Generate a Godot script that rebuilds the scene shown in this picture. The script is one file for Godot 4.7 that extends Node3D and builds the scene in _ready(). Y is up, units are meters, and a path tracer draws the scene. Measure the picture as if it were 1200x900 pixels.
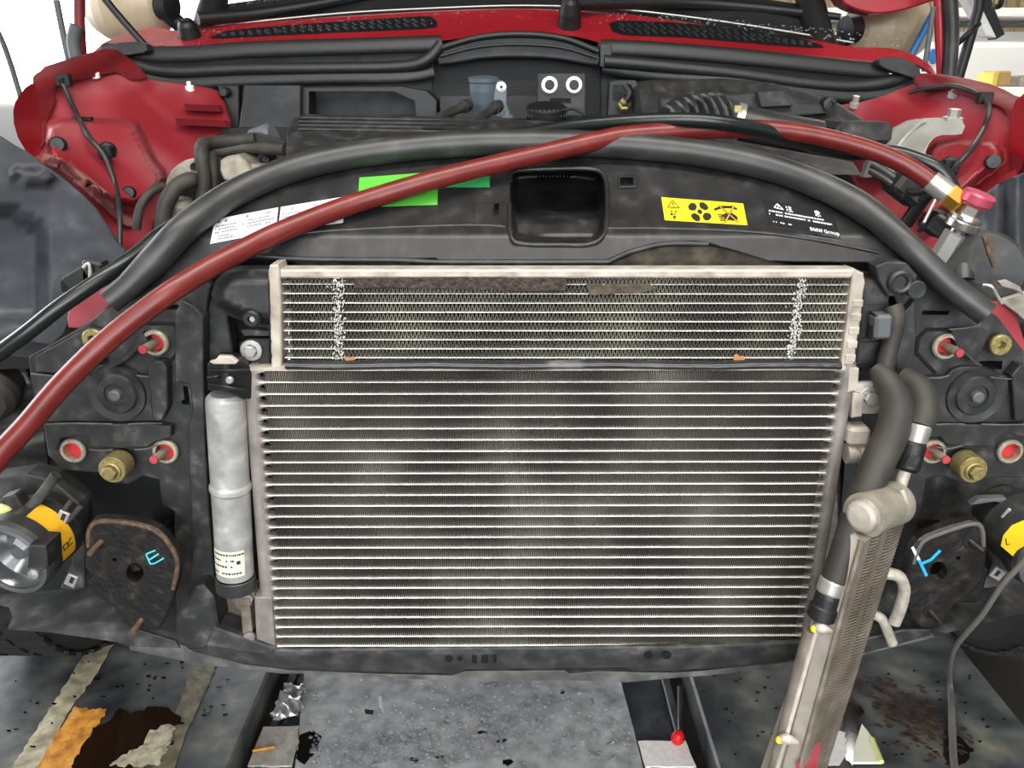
extends Node3D
# A car front with its bumper off, in a workshop. Units are metres, y up, the lift deck's top at y = 0, the condenser's face near z = 0.

const EYE := Vector3(0, 0.92, 0.83)
const TILT := 0.33859
const FOCAL := 970.0
var rng := RandomNumberGenerator.new()
var taken := {}
var M := {}

# ------------------------------------------------------------------ measuring: where a line of sight meets a plane
func sight(u: float, v: float) -> Vector3:
	var a := (u - 600.0) / FOCAL
	var b := (450.0 - v) / FOCAL
	return Vector3(a, b * cos(TILT) - sin(TILT), -(cos(TILT) + b * sin(TILT)))

func P(u: float, v: float, z: float) -> Vector3:
	var d := sight(u, v)
	return EYE + d * ((z - EYE.z) / d.z)

func on_level(u: float, v: float, y: float) -> Vector3:
	var d := sight(u, v)
	return EYE + d * ((y - EYE.y) / d.y)

func mpp(u: float, v: float, z: float) -> float:
	return (z - EYE.z) / sight(u, v).z / FOCAL

func poly(a: Array) -> PackedVector2Array:
	var r := PackedVector2Array()
	for i in range(0, a.size() - 1, 2):
		r.append(Vector2(a[i], a[i + 1]))
	return r

func ring(cx: float, cy: float, rx: float, ry: float = -1.0, n: int = 28) -> PackedVector2Array:
	var r := PackedVector2Array()
	if ry < 0: ry = rx
	for i in n:
		var t := TAU * i / n
		r.append(Vector2(cx + rx * cos(t), cy + ry * sin(t)))
	return r

func soft(p: PackedVector2Array, n: int = 3, closed: bool = true) -> PackedVector2Array:
	var r := PackedVector2Array()
	var k := p.size()
	for i in (k if closed else k - 1):
		var a := p[(i - 1 + k) % k] if closed or i > 0 else p[0]
		var b := p[i]
		var c := p[(i + 1) % k]
		var d := p[(i + 2) % k] if closed or i + 2 < k else p[k - 1]
		for j in n:
			r.append(b.cubic_interpolate(c, a, d, float(j) / n))
	if not closed: r.append(p[k - 1])
	return r

func ragged(p: PackedVector2Array, amp: float, every: float, s: int) -> PackedVector2Array:
	var g := RandomNumberGenerator.new(); g.seed = s
	var r := PackedVector2Array()
	for i in p.size():
		var a := p[i]
		var b := p[(i + 1) % p.size()]
		var n := maxi(1, int(a.distance_to(b) / every))
		for j in n:
			r.append(a.lerp(b, float(j) / n) + Vector2(g.randf_range(-amp, amp), g.randf_range(-amp, amp)))
	return r

func depth_in(p: PackedVector2Array, q: Vector2) -> float:   # distance to the outline, positive inside
	var d := 1e9
	for i in p.size():
		d = minf(d, q.distance_to(Geometry2D.get_closest_point_to_segment(q, p[i], p[(i + 1) % p.size()])))
	return d if Geometry2D.is_point_in_polygon(q, p) else -d

func rise(d: float, w: float) -> float:
	return smoothstep(0.0, w, d)

# ------------------------------------------------------------------ meshes
class MB:
	var v := PackedVector3Array()
	var n := PackedVector3Array()
	func tri(a: Vector3, b: Vector3, c: Vector3, na: Vector3, nb: Vector3, nc: Vector3) -> void:
		var f := (b - a).cross(c - a)
		if f.length_squared() < 1e-18: return
		if f.dot(na + nb + nc) > 0.0:
			v.append_array(PackedVector3Array([a, c, b])); n.append_array(PackedVector3Array([na, nc, nb]))
		else:
			v.append_array(PackedVector3Array([a, b, c])); n.append_array(PackedVector3Array([na, nb, nc]))
	func quad(a: Vector3, b: Vector3, c: Vector3, d: Vector3, towards: Vector3) -> void:   # flat
		var f := (c - a).cross(d - b).normalized()
		if f.dot(towards) < 0.0: f = -f
		tri(a, b, c, f, f, f); tri(a, c, d, f, f, f)
	func quad_n(a: Vector3, b: Vector3, c: Vector3, d: Vector3, na: Vector3, nb: Vector3, nc: Vector3, nd: Vector3) -> void:
		tri(a, b, c, na, nb, nc); tri(a, c, d, na, nc, nd)
	func box(c: Vector3, size: Vector3, basis: Basis = Basis.IDENTITY, bev: float = -1.0) -> void:
		var h := size / 2.0
		if bev < 0.0: bev = minf(minf(h.x, h.y), h.z) * 0.25
		var at := func(s: Vector3, ax: int) -> Vector3:
			var p := Vector3.ZERO
			for k in 3:
				p[k] = s[k] * (h[k] - (0.0 if k == ax else bev))
			return c + basis * p
		for ax in 3:
			var b := (ax + 1) % 3
			var e := (ax + 2) % 3
			for s in [-1.0, 1.0]:
				var q := []
				for w in [[-1, -1], [1, -1], [1, 1], [-1, 1]]:
					var g := Vector3.ZERO; g[ax] = s; g[b] = w[0]; g[e] = w[1]
					q.append(at.call(g, ax))
				quad(q[0], q[1], q[2], q[3], basis[ax] * s)
				if bev > 0.0:
					for s2 in [-1.0, 1.0]:
						var g1 := Vector3.ZERO; g1[ax] = s; g1[b] = s2; g1[e] = -1.0
						var g2 := g1; g2[e] = 1.0
						quad(at.call(g1, ax), at.call(g2, ax), at.call(g2, b), at.call(g1, b), basis[ax] * s + basis[b] * s2)
		if bev > 0.0:
			for i in 8:
				var g := Vector3(1 if i & 1 else -1, 1 if i & 2 else -1, 1 if i & 4 else -1)
				var f := (basis * g).normalized()
				tri(at.call(g, 0), at.call(g, 1), at.call(g, 2), f, f, f)
	func tube(pts: Array, rads, seg: int = 12, caps: bool = true, sub: int = 5, flat: float = 1.0, flat_dir: Vector3 = Vector3.UP) -> void:
		var p := []
		var r := []
		var k := pts.size()
		for i in k - 1:
			var a: Vector3 = pts[maxi(i - 1, 0)]
			var d: Vector3 = pts[mini(i + 2, k - 1)]
			for j in sub:
				var t := float(j) / sub
				p.append((pts[i] as Vector3).cubic_interpolate(pts[i + 1], a, d, t))
				r.append(lerpf(rads[i], rads[i + 1], t) if rads is Array else float(rads))
		p.append(pts[k - 1]); r.append(rads[k - 1] if rads is Array else float(rads))
		var up := Vector3.ZERO
		var rows := []
		var nrm := []
		for i in p.size():
			var t: Vector3 = (p[mini(i + 1, p.size() - 1)] - p[maxi(i - 1, 0)]).normalized()
			if up == Vector3.ZERO:
				up = flat_dir if flat != 1.0 else (Vector3.UP if absf(t.y) < 0.9 else Vector3.RIGHT)
			if flat != 1.0: up = flat_dir
			up = (up - t * up.dot(t)).normalized()
			var side := t.cross(up)
			var row := []
			var rn := []
			for s in seg:
				var w := TAU * s / seg
				row.append(p[i] + (side * cos(w) + up * sin(w) * flat) * r[i])
				rn.append((side * cos(w) * flat + up * sin(w)).normalized())
			rows.append(row); nrm.append(rn)
		for i in rows.size() - 1:
			for s in seg:
				var e := (s + 1) % seg
				quad_n(rows[i][s], rows[i + 1][s], rows[i + 1][e], rows[i][e], nrm[i][s], nrm[i + 1][s], nrm[i + 1][e], nrm[i][e])
		if caps:
			for q in [[0, 1], [rows.size() - 1, rows.size() - 2]]:
				var f: Vector3 = (p[q[0]] - p[q[1]]).normalized()
				for s in seg:
					tri(p[q[0]], rows[q[0]][s], rows[q[0]][(s + 1) % seg], f, f, f)
	func lathe(o: Vector3, axis: Vector3, prof: Array, seg: int = 24, faceted: bool = false) -> void:   # prof: [radius, along the axis] ...
		axis = axis.normalized()
		var u := axis.cross(Vector3.UP if absf(axis.y) < 0.9 else Vector3.RIGHT).normalized()
		var w := axis.cross(u)
		for i in prof.size() - 1:
			var a: Array = prof[i]
			var b: Array = prof[i + 1]
			var dr: float = b[0] - a[0]
			var dh: float = b[1] - a[1]
			var ln := sqrt(dr * dr + dh * dh)
			if ln < 1e-9: continue
			for s in seg:
				var t0 := TAU * s / seg
				var t1 := TAU * (s + 1) / seg
				var d0 := u * cos(t0) + w * sin(t0)
				var d1 := u * cos(t1) + w * sin(t1)
				var n0 := (d0 * dh - axis * dr) / ln
				var n1 := (d1 * dh - axis * dr) / ln
				if faceted:
					var dm := (d0 + d1).normalized()
					n0 = (dm * dh - axis * dr) / ln; n1 = n0
				var sg := 1.0
				var p0: Vector3 = o + d0 * a[0] + axis * a[1]
				var p1: Vector3 = o + d1 * a[0] + axis * a[1]
				var p2: Vector3 = o + d1 * b[0] + axis * b[1]
				var p3: Vector3 = o + d0 * b[0] + axis * b[1]
				if a[0] < 1e-7: tri(p0, p2, p3, n0 * sg, n1 * sg, n0 * sg)
				elif b[0] < 1e-7: tri(p0, p1, p2, n0 * sg, n1 * sg, n1 * sg)
				else: quad_n(p0, p1, p2, p3, n0 * sg, n1 * sg, n1 * sg, n0 * sg)
	func solid(front: Array, back: Array) -> void:   # two alike loops of four points joined into a block
		var c := Vector3.ZERO
		for q in front + back: c += q
		c /= 8.0
		var face := func(a: Vector3, b: Vector3, cc: Vector3, d: Vector3) -> void: quad(a, b, cc, d, (a + b + cc + d) / 4.0 - c)
		face.call(front[0], front[1], front[2], front[3]); face.call(back[0], back[1], back[2], back[3])
		for i in 4:
			face.call(front[i], front[(i + 1) % 4], back[(i + 1) % 4], back[i])
	func grid(pts: Array, thick: float = 0.0) -> void:   # rows of points; smooth
		var h := pts.size()
		var wd: int = pts[0].size()
		var nn := []
		for i in h:
			var row := []
			for j in wd:
				var a: Vector3 = pts[mini(i + 1, h - 1)][j] - pts[maxi(i - 1, 0)][j]
				var b: Vector3 = pts[i][mini(j + 1, wd - 1)] - pts[i][maxi(j - 1, 0)]
				row.append(b.cross(a).normalized())
			nn.append(row)
		for i in h - 1:
			for j in wd - 1:
				quad_n(pts[i][j], pts[i + 1][j], pts[i + 1][j + 1], pts[i][j + 1], nn[i][j], nn[i + 1][j], nn[i + 1][j + 1], nn[i][j + 1])
				if thick != 0.0:
					quad_n(pts[i][j] - nn[i][j] * thick, pts[i + 1][j] - nn[i + 1][j] * thick, pts[i + 1][j + 1] - nn[i + 1][j + 1] * thick, pts[i][j + 1] - nn[i][j + 1] * thick, -nn[i][j], -nn[i + 1][j], -nn[i + 1][j + 1], -nn[i][j + 1])
	func mesh(off: Vector3 = Vector3.ZERO) -> ArrayMesh:
		var a := []
		a.resize(Mesh.ARRAY_MAX)
		if off != Vector3.ZERO:
			for i in v.size(): v[i] -= off
		a[Mesh.ARRAY_VERTEX] = v
		a[Mesh.ARRAY_NORMAL] = n
		var m := ArrayMesh.new()
		m.add_surface_from_arrays(Mesh.PRIMITIVE_TRIANGLES, a)
		return m

# ------------------------------------------------------------------ naming
func numbered(called: String, parent: Node) -> String:
	var key := str(parent.get_instance_id()) + "/" + called
	var k: int = taken.get(key, 0)
	taken[key] = k + 1
	return called if k == 0 else "%s_%03d" % [called, k]

func tag(o: Node, label: String, category: String = "", group: String = "", kind: String = "") -> Node:
	o.set_meta("label", label)
	if category: o.set_meta("category", category)
	if group: o.set_meta("group", group)
	if kind: o.set_meta("kind", kind)
	return o

func thing(called: String, label: String, category: String, at: Vector3, group: String = "") -> Node3D:
	var o := Node3D.new()
	o.name = numbered(called, self)
	o.position = at
	add_child(o)
	tag(o, label, category, group)
	return o

func where(p: Node) -> Vector3:
	var s := Vector3.ZERO
	while p is Node3D and p != self:
		s += (p as Node3D).position
		p = p.get_parent()
	return s

func obj(called: String, b: MB, m: Material, parent: Node = null, label: String = "") -> MeshInstance3D:
	var o := MeshInstance3D.new()
	if parent == null: parent = self
	o.name = numbered(called, parent)
	if b.v.is_empty():
		push_error("empty mesh " + called)
	if parent == self:
		var box := AABB(b.v[0], Vector3.ZERO)
		for p in b.v: box = box.expand(p)
		var base := box.get_center(); base.y = box.position.y
		o.mesh = b.mesh(base)
		o.position = base
	else:
		o.mesh = b.mesh()
		o.position = -where(parent)
	o.material_override = m
	if label: o.set_meta("label", label)
	parent.add_child(o)
	return o

func struct(called: String, b: MB, m: Material) -> MeshInstance3D:
	var o := obj(called, b, m)
	o.set_meta("kind", "structure")
	return o

func stuff(o: Node) -> Node:
	o.set_meta("kind", "stuff")
	return o

# ------------------------------------------------------------------ shaped plates: an outline, a surface depth, a thickness, holes
func z_of(zf, u: float, v: float) -> float:
	return zf.call(u, v) if zf is Callable else float(zf)

func S(zf, q: Vector2) -> Vector3:
	return P(q.x, q.y, z_of(zf, q.x, q.y))

func face_normal(zf, q: Vector2) -> Vector3:
	var e := 0.6
	var a := S(zf, q + Vector2(e, 0)) - S(zf, q - Vector2(e, 0))
	var b := S(zf, q + Vector2(0, e)) - S(zf, q - Vector2(0, e))
	var f := b.cross(a).normalized()
	return f if f.dot(EYE - S(zf, q)) > 0 else -f

func inset(p: PackedVector2Array, d: float) -> PackedVector2Array:
	var r := PackedVector2Array()
	var sg := -1.0 if Geometry2D.is_polygon_clockwise(p) else 1.0
	for i in p.size():
		var a := (p[i] - p[(i - 1 + p.size()) % p.size()]).normalized()
		var b := (p[(i + 1) % p.size()] - p[i]).normalized()
		var na := Vector2(-a.y, a.x) * sg
		var nb := Vector2(-b.y, b.x) * sg
		var m := na + nb
		m = m / maxf(0.5, m.length_squared()) * 2.0
		r.append(p[i] + m * d)
	return r

func pieces(p: PackedVector2Array, holes: Array, cell: float) -> Array:
	var work := [p]
	for h in holes:
		var box := Rect2(h[0], Vector2.ZERO)
		for q in h: box = box.expand(q)
		var cx := box.get_center().x
		var next := []
		for w in work:
			var wb := Rect2(w[0], Vector2.ZERO)
			for q in w: wb = wb.expand(q)
			if not wb.grow(0.5).intersects(box):
				next.append(w); continue
			var cuts := [PackedVector2Array([Vector2(-3000, -3000), Vector2(cx, -3000), Vector2(cx, 3000), Vector2(-3000, 3000)]), PackedVector2Array([Vector2(cx, -3000), Vector2(4000, -3000), Vector2(4000, 3000), Vector2(cx, 3000)])]
			for c in cuts:
				for half in Geometry2D.intersect_polygons(w, c):
					next.append_array(Geometry2D.clip_polygons(half, h))
		work = next
	if cell <= 0.0: return work
	var out := []
	for w in work:
		var wb := Rect2(w[0], Vector2.ZERO)
		for q in w: wb = wb.expand(q)
		var x0 := floori(wb.position.x / cell); var x1 := ceili(wb.end.x / cell)
		var y0 := floori(wb.position.y / cell); var y1 := ceili(wb.end.y / cell)
		for j in range(y0, y1):
			var strip := PackedVector2Array([Vector2(-3000, j * cell), Vector2(4000, j * cell), Vector2(4000, (j + 1) * cell), Vector2(-3000, (j + 1) * cell)])
			for sp in Geometry2D.intersect_polygons(w, strip):
				for i in range(x0, x1):
					var c := PackedVector2Array([Vector2(i, j) * cell, Vector2(i + 1, j) * cell, Vector2(i + 1, j + 1) * cell, Vector2(i, j + 1) * cell])
					out.append_array(Geometry2D.intersect_polygons(sp, c))
	return out

func add_plate(b: MB, outline: PackedVector2Array, zf, thick: float, holes: Array = [], cell: float = 0.0, bev: float = 1.0) -> void:
	var edge := outline
	if cell > 0.0:
		edge = PackedVector2Array()
		for i in outline.size():
			var a := outline[i]
			var c := outline[(i + 1) % outline.size()]
			var n := maxi(1, int(a.distance_to(c) / cell + 0.5))
			for j in n: edge.append(a.lerp(c, float(j) / n))
	var inner := inset(edge, bev) if bev > 0.0 else edge
	var bd := 0.0
	if bev > 0.0: bd = minf(bev * 0.8 * mpp(edge[0].x, edge[0].y, z_of(zf, edge[0].x, edge[0].y)), thick * 0.6)
	var back := Vector3(0, 0, -thick)
	for w in pieces(inner, holes, cell):
		var idx := Geometry2D.triangulate_polygon(w)
		for i in range(0, idx.size(), 3):
			var q := [w[idx[i]], w[idx[i + 1]], w[idx[i + 2]]]
			var nn := []
			var pp := []
			for k in 3:
				pp.append(S(zf, q[k])); nn.append(face_normal(zf, q[k]) if zf is Callable else Vector3.BACK)
			b.tri(pp[0], pp[1], pp[2], nn[0], nn[1], nn[2])
			if thick > 0.0:
				b.tri(pp[0] + back, pp[1] + back, pp[2] + back, -nn[0], -nn[1], -nn[2])
	if thick <= 0.0: return
	var sg := -1.0 if Geometry2D.is_polygon_clockwise(edge) else 1.0
	for i in edge.size():
		var j := (i + 1) % edge.size()
		var d := edge[j] - edge[i]
		var o2 := Vector2(d.y, -d.x) * sg
		var out := Vector3(o2.x, -o2.y, 0).normalized()
		var a := S(zf, edge[i])
		var c := S(zf, edge[j])
		var down := Vector3(0, 0, -bd)
		if bev > 0.0:
			b.quad(a + down, c + down, S(zf, inner[j]), S(zf, inner[i]), out + Vector3.BACK)
		b.quad(a + down, c + down, c + back, a + back, out)
	for h in holes:
		var hs := -1.0 if Geometry2D.is_polygon_clockwise(h) else 1.0
		for i in h.size():
			var j: int = (i + 1) % h.size()
			var d: Vector2 = h[j] - h[i]
			var o2 := Vector2(-d.y, d.x) * hs
			b.quad(S(zf, h[i]), S(zf, h[j]), S(zf, h[j]) + back, S(zf, h[i]) + back, Vector3(o2.x, -o2.y, 0))

func plate(called: String, outline, zf, thick: float, m: Material, parent: Node = null, label: String = "", holes: Array = [], cell: float = 0.0, bev: float = 1.0) -> MeshInstance3D:
	var b := MB.new()
	add_plate(b, poly(outline) if outline is Array else outline, zf, thick, holes, cell, bev)
	return obj(called, b, m, parent, label)

func path(a: Array) -> Array:   # u, v, z triples
	var r := []
	for i in range(0, a.size() - 2, 3): r.append(P(a[i], a[i + 1], a[i + 2]))
	return r

func hose(called: String, a: Array, rad, m: Material, parent: Node = null, label: String = "", seg: int = 12, caps: bool = true, sub: int = 5) -> MeshInstance3D:
	var b := MB.new()
	b.tube(path(a), rad, seg, caps, sub)
	return obj(called, b, m, parent, label)

func turned(called: String, o: Vector3, axis: Vector3, prof: Array, m: Material, parent: Node = null, label: String = "", seg: int = 24, faceted: bool = false) -> MeshInstance3D:
	var b := MB.new()
	b.lathe(o, axis, prof, seg, faceted)
	return obj(called, b, m, parent, label)

func block(called: String, c: Vector3, size: Vector3, m: Material, parent: Node = null, label: String = "", basis: Basis = Basis.IDENTITY, bev: float = -1.0) -> MeshInstance3D:
	var b := MB.new()
	b.box(c, size, basis, bev)
	return obj(called, b, m, parent, label)

func bolt(called: String, u: float, v: float, z: float, r: float, m: Material, parent: Node, label: String = "") -> MeshInstance3D:   # hex head on a flange
	var b := MB.new()
	var c := P(u, v, z)
	b.lathe(c, Vector3.BACK, [[r, -0.002], [r, 0.0012], [r * 0.92, 0.0018], [r * 0.6, 0.002]], 24)
	b.lathe(c, Vector3.BACK, [[r * 0.62, 0.001], [r * 0.62, 0.0065], [r * 0.5, 0.0078], [0.0, 0.0078]], 6, true)
	return obj(called, b, m, parent, label)

# ------------------------------------------------------------------ materials
func noise_tex(c: Array, freq: float, s: int, size: int = 256, octaves: int = 4) -> NoiseTexture2D:   # c: offset, colour, ...
	var t := NoiseTexture2D.new()
	t.width = size; t.height = size
	t.seamless = true
	var f := FastNoiseLite.new()
	f.seed = s; f.frequency = freq; f.noise_type = FastNoiseLite.TYPE_SIMPLEX_SMOOTH; f.fractal_octaves = octaves
	t.noise = f
	var g := Gradient.new()
	var off := PackedFloat32Array()
	var col := PackedColorArray()
	for i in range(0, c.size(), 2):
		off.append(c[i]); col.append(c[i + 1])
	g.offsets = off; g.colors = col
	t.color_ramp = g
	return t

func bump_tex(freq: float, s: int, size: int = 256) -> NoiseTexture2D:
	return noise_tex([0.0, Color.BLACK, 1.0, Color.WHITE], freq, s, size, 3)

func mat(called: String, col, rough: float, metal: float = 0.0, scale: float = 4.0, bump = null, bump_cm: float = 0.05) -> StandardMaterial3D:
	var m := StandardMaterial3D.new()
	m.resource_name = called
	m.roughness = rough; m.metallic = metal
	if col is Color: m.albedo_color = col
	else: m.albedo_texture = col
	if not (col is Color) or bump != null:
		m.uv1_triplanar = true
		m.uv1_scale = Vector3.ONE * scale
	if bump != null:
		m.heightmap_enabled = true
		m.heightmap_texture = bump
		m.heightmap_scale = bump_cm
	M[called] = m
	return m

func C(h: String) -> Color:
	return Color.html(h)

func _ready() -> void:
	rng.seed = 7
	# ---- camera, sky, lamps, exposure
	var cam := Camera3D.new()
	cam.name = "camera"
	cam.position = EYE
	cam.rotation = Vector3(-TILT, 0, 0)
	cam.fov = rad_to_deg(2.0 * atan(450.0 / FOCAL))
	cam.near = 0.02
	cam.current = true
	add_child(cam)
	var env := Environment.new()
	env.background_mode = Environment.BG_SKY
	var sm := ProceduralSkyMaterial.new()
	sm.sky_top_color = Color(0.93, 0.96, 1.0)
	sm.sky_horizon_color = Color(1.0, 1.0, 1.0)
	sm.ground_bottom_color = Color(0.45, 0.45, 0.44)
	sm.ground_horizon_color = Color(0.6, 0.6, 0.6)
	sm.sky_energy_multiplier = 3.0
	sm.ground_energy_multiplier = 1.5
	env.sky = Sky.new()
	env.sky.sky_material = sm
	env.tonemap_mode = Environment.TONE_MAPPER_LINEAR
	env.tonemap_exposure = 0.8
	env.sdfgi_enabled = true; env.ssao_enabled = true; env.ssil_enabled = true
	var we := WorldEnvironment.new()
	we.name = "environment"
	we.environment = env
	add_child(we)
	materials()
	# ceiling lamps: x, y, z, length along x, energy
	lamp(0.1, 2.45, 0.55, 2.4, 6.5, "long white ceiling lamp hanging over the car's open front")
	lamp(0.0, 2.75, 2.4, 2.4, 6.0, "long white ceiling lamp hanging above the photographer")
	lamp(1.9, 2.95, -3.2, 2.4, 7.0, "long white ceiling lamp over the back of the workshop")
	room()
	workshop_back()
	deck()
	body()
	engine_bay()
	front_end()
	duct()
	coolers()
	hoses()
	lights_and_mounts()
	litter()

func lamp(x: float, y: float, z: float, w: float, e: float, label: String) -> void:
	var t := thing("ceiling_lamp", label, "lamp", Vector3(x, y, z), "ceiling lamps of the workshop")
	block("housing", Vector3(x, y + 0.05, z), Vector3(w + 0.06, 0.07, 0.24), M.white_metal, t)
	block("lamp_tube_panel", Vector3(x, y + 0.004, z), Vector3(w, 0.016, 0.2), M.lamp_glow, t)
	var l := AreaLight3D.new()
	l.name = "lamp_light"
	l.area_size = Vector2(w, 0.2)
	l.light_energy = e
	l.light_color = Color(1.0, 0.985, 0.95)
	l.area_range = 20.0
	l.area_attenuation = 2.0
	l.shadow_enabled = true
	l.rotation = Vector3(-PI / 2, 0, 0)
	l.position = Vector3(0, -0.012, 0)
	t.add_child(l)

func materials() -> void:
	var grain := bump_tex(0.09, 3)
	var coarse := bump_tex(0.03, 5)
	var m := mat("lamp_glow", Color(0.95, 0.95, 0.95), 0.5)
	m.emission_enabled = true; m.emission = Color(1, 0.99, 0.96); m.emission_energy_multiplier = 1.2
	mat("white_metal", C("d8d8d4"), 0.5)
	mat("wall_paint", noise_tex([0.0, C("b9b5aa"), 1.0, C("d6d2c8")], 0.02, 11), 0.9, 0.0, 0.4)
	mat("outer_paint", noise_tex([0.0, C("e6e6e4"), 1.0, C("f2f2f0")], 0.02, 12), 0.9, 0.0, 0.3)
	mat("concrete", noise_tex([0.0, C("1c1815"), 0.5, C("2e2823"), 1.0, C("4a443d")], 0.02, 13), 0.75, 0.0, 0.8, grain, 0.05)
	mat("plank", noise_tex([0.0, C("a98f66"), 1.0, C("d1b98c")], 0.02, 14), 0.7, 0.0, 1.0)
	# black plastics and rubbers
	mat("plastic", noise_tex([0.0, C("161617"), 0.4, C("202020"), 0.65, C("2d2d2c"), 0.85, C("454442"), 1.0, C("62605c")], 0.022, 21, 512, 6), 0.55, 0.0, 3.0, grain, 0.02)
	mat("dusty_plastic", noise_tex([0.0, C("1d1d1d"), 0.4, C("2d2d2c"), 0.65, C("454442"), 1.0, C("6e6b66")], 0.022, 22, 512, 6), 0.7, 0.0, 2.5, grain, 0.03)
	mat("duct_plastic", noise_tex([0.0, C("121213"), 0.4, C("1b1b1c"), 0.7, C("282828"), 1.0, C("4a4947")], 0.018, 23, 512, 6), 0.42, 0.0, 3.0, grain, 0.015)
	mat("dark_plastic", C("131314"), 0.5, 0.0, 6.0, grain, 0.02)
	mat("cowl_plastic", noise_tex([0.0, C("1a1c1d"), 0.5, C("25282a"), 1.0, C("383b3c")], 0.02, 24, 256, 6), 0.6, 0.0, 3.0, grain, 0.02)
	mat("rubber", noise_tex([0.0, C("1c1d1d"), 0.5, C("282828"), 0.75, C("373736"), 1.0, C("55534f")], 0.02, 25, 256, 6), 0.42, 0.0, 2.5)
	mat("hose_rubber", noise_tex([0.0, C("211f1c"), 0.5, C("2e2b27"), 1.0, C("443f38")], 0.02, 26), 0.62, 0.0, 4.0, grain, 0.02)
	mat("seal_rubber", C("1d1e1f"), 0.5, 0.0, 8.0, grain, 0.03)
	mat("black_hose", C("161c1a"), 0.3)
	mat("liner", noise_tex([0.0, C("25272b"), 0.4, C("35383d"), 0.7, C("46494e"), 1.0, C("6f7276")], 0.016, 27, 512, 6), 0.6, 0.0, 2.0, coarse, 0.1)
	mat("lip_plastic", noise_tex([0.0, C("383836"), 0.5, C("51504d"), 1.0, C("77746e")], 0.03, 72, 256, 5), 0.65, 0.0, 3.0)
	mat("tyre", C("151413"), 0.85, 0.0, 8.0, grain, 0.08)
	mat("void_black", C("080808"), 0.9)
	# metals
	mat("tube_metal", noise_tex([0.0, C("c4c0b4"), 0.5, C("dcd8ce"), 1.0, C("ece9e2")], 0.03, 31), 0.45, 0.35, 6.0)
	mat("fin_metal", noise_tex([0.0, C("1d1a15"), 0.3, C("34302a"), 0.55, C("48433b"), 0.8, C("625c53"), 1.0, C("827c71")], 0.007, 32, 512, 5), 0.6, 0.2, 1.6)
	mat("fin_metal_upper", noise_tex([0.0, C("1c1a16"), 0.4, C("3f3c33"), 0.7, C("5f5b4e"), 1.0, C("7d7967")], 0.01, 33), 0.6, 0.2, 2.2)
	mat("header_metal", noise_tex([0.0, C("6c6561"), 0.5, C("89817c"), 1.0, C("a39c97")], 0.02, 34), 0.5, 0.25, 4.0, grain, 0.02)
	mat("pale_metal", noise_tex([0.0, C("8b8074"), 0.3, C("a99f92"), 0.7, C("c0b7ab"), 1.0, C("d6d0c6")], 0.02, 35), 0.5, 0.2, 5.0, grain, 0.02)
	mat("canister_metal", noise_tex([0.0, C("84837f"), 0.45, C("a3a29e"), 0.7, C("b3b2ae"), 1.0, C("e4e3df")], 0.03, 36), 0.5, 0.3, 4.0, grain, 0.04)
	mat("cast_metal", noise_tex([0.0, C("6a655b"), 0.5, C("8f897d"), 1.0, C("aaa497")], 0.03, 37), 0.55, 0.25, 5.0, grain, 0.05)
	mat("bracket_metal", noise_tex([0.0, C("929088"), 0.5, C("a9a69e"), 1.0, C("b8b5ad")], 0.02, 38), 0.6, 0.2, 4.0, grain, 0.05)
	mat("oily_metal", noise_tex([0.0, C("4a4239"), 0.45, C("6f665a"), 0.75, C("8b8276"), 1.0, C("a59d91")], 0.02, 39), 0.55, 0.25, 4.0, grain, 0.04)
	mat("bolt_metal", C("b3b2ad"), 0.4, 0.6)
	mat("gold_metal", noise_tex([0.0, C("7d7047"), 1.0, C("b5a872")], 0.05, 40), 0.42, 0.6, 12.0)
	mat("washer_metal", noise_tex([0.0, C("948c7a"), 1.0, C("c4bca8")], 0.05, 41), 0.45, 0.5, 12.0)
	mat("brass", C("b98a3c"), 0.35, 0.8)
	mat("chrome", C("c9c4be"), 0.22, 0.9)
	mat("steel", C("bdbbb5"), 0.35, 0.7)
	mat("pink_anodised", C("c8566c"), 0.35, 0.5)
	mat("mount_steel", noise_tex([0.0, C("100f0e"), 0.5, C("191716"), 0.75, C("29231f"), 1.0, C("54453a")], 0.03, 42), 0.42, 0.1, 5.0, grain, 0.05)
	mat("rusty", noise_tex([0.0, C("35261e"), 0.5, C("52402f"), 1.0, C("7d6450")], 0.05, 43), 0.8, 0.1, 10.0)
	mat("deck_steel", noise_tex([0.0, C("24272a"), 0.35, C("3d4142"), 0.6, C("525553"), 0.8, C("65665f"), 1.0, C("85816f")], 0.016, 44, 512, 6), 0.45, 0.1, 1.2, grain, 0.06)
	mat("wet_plate", noise_tex([0.0, C("737474"), 0.3, C("9c9d9d"), 0.6, C("b4b5b5"), 1.0, C("cfd0cf")], 0.03, 45, 512, 6), 0.28, 0.15, 1.6, coarse, 0.05)
	mat("wet_floor", noise_tex([0.0, C("23282b"), 0.5, C("353b3f"), 1.0, C("4b5154")], 0.02, 46), 0.3, 0.05, 2.0, grain, 0.15)
	# paints
	var red := mat("red_paint", noise_tex([0.0, C("961621"), 0.6, C("a61d28"), 1.0, C("ab2c35")], 0.01, 51), 0.38, 0.0, 1.5)
	red.clearcoat_enabled = true; red.clearcoat = 0.6; red.clearcoat_roughness = 0.15
	mat("dull_red", noise_tex([0.0, C("741820"), 0.4, C("90232c"), 0.65, C("a1434b"), 1.0, C("aa7876")], 0.008, 52, 256, 3), 0.5, 0.0, 2.0)  # paler pink tones put lens-flare haze into the red, along with dust
	mat("seam_dirt", noise_tex([0.0, C("6d2a2a"), 0.5, C("87504c"), 1.0, C("9a7a70")], 0.03, 71), 0.6, 0.0, 5.0)
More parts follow.
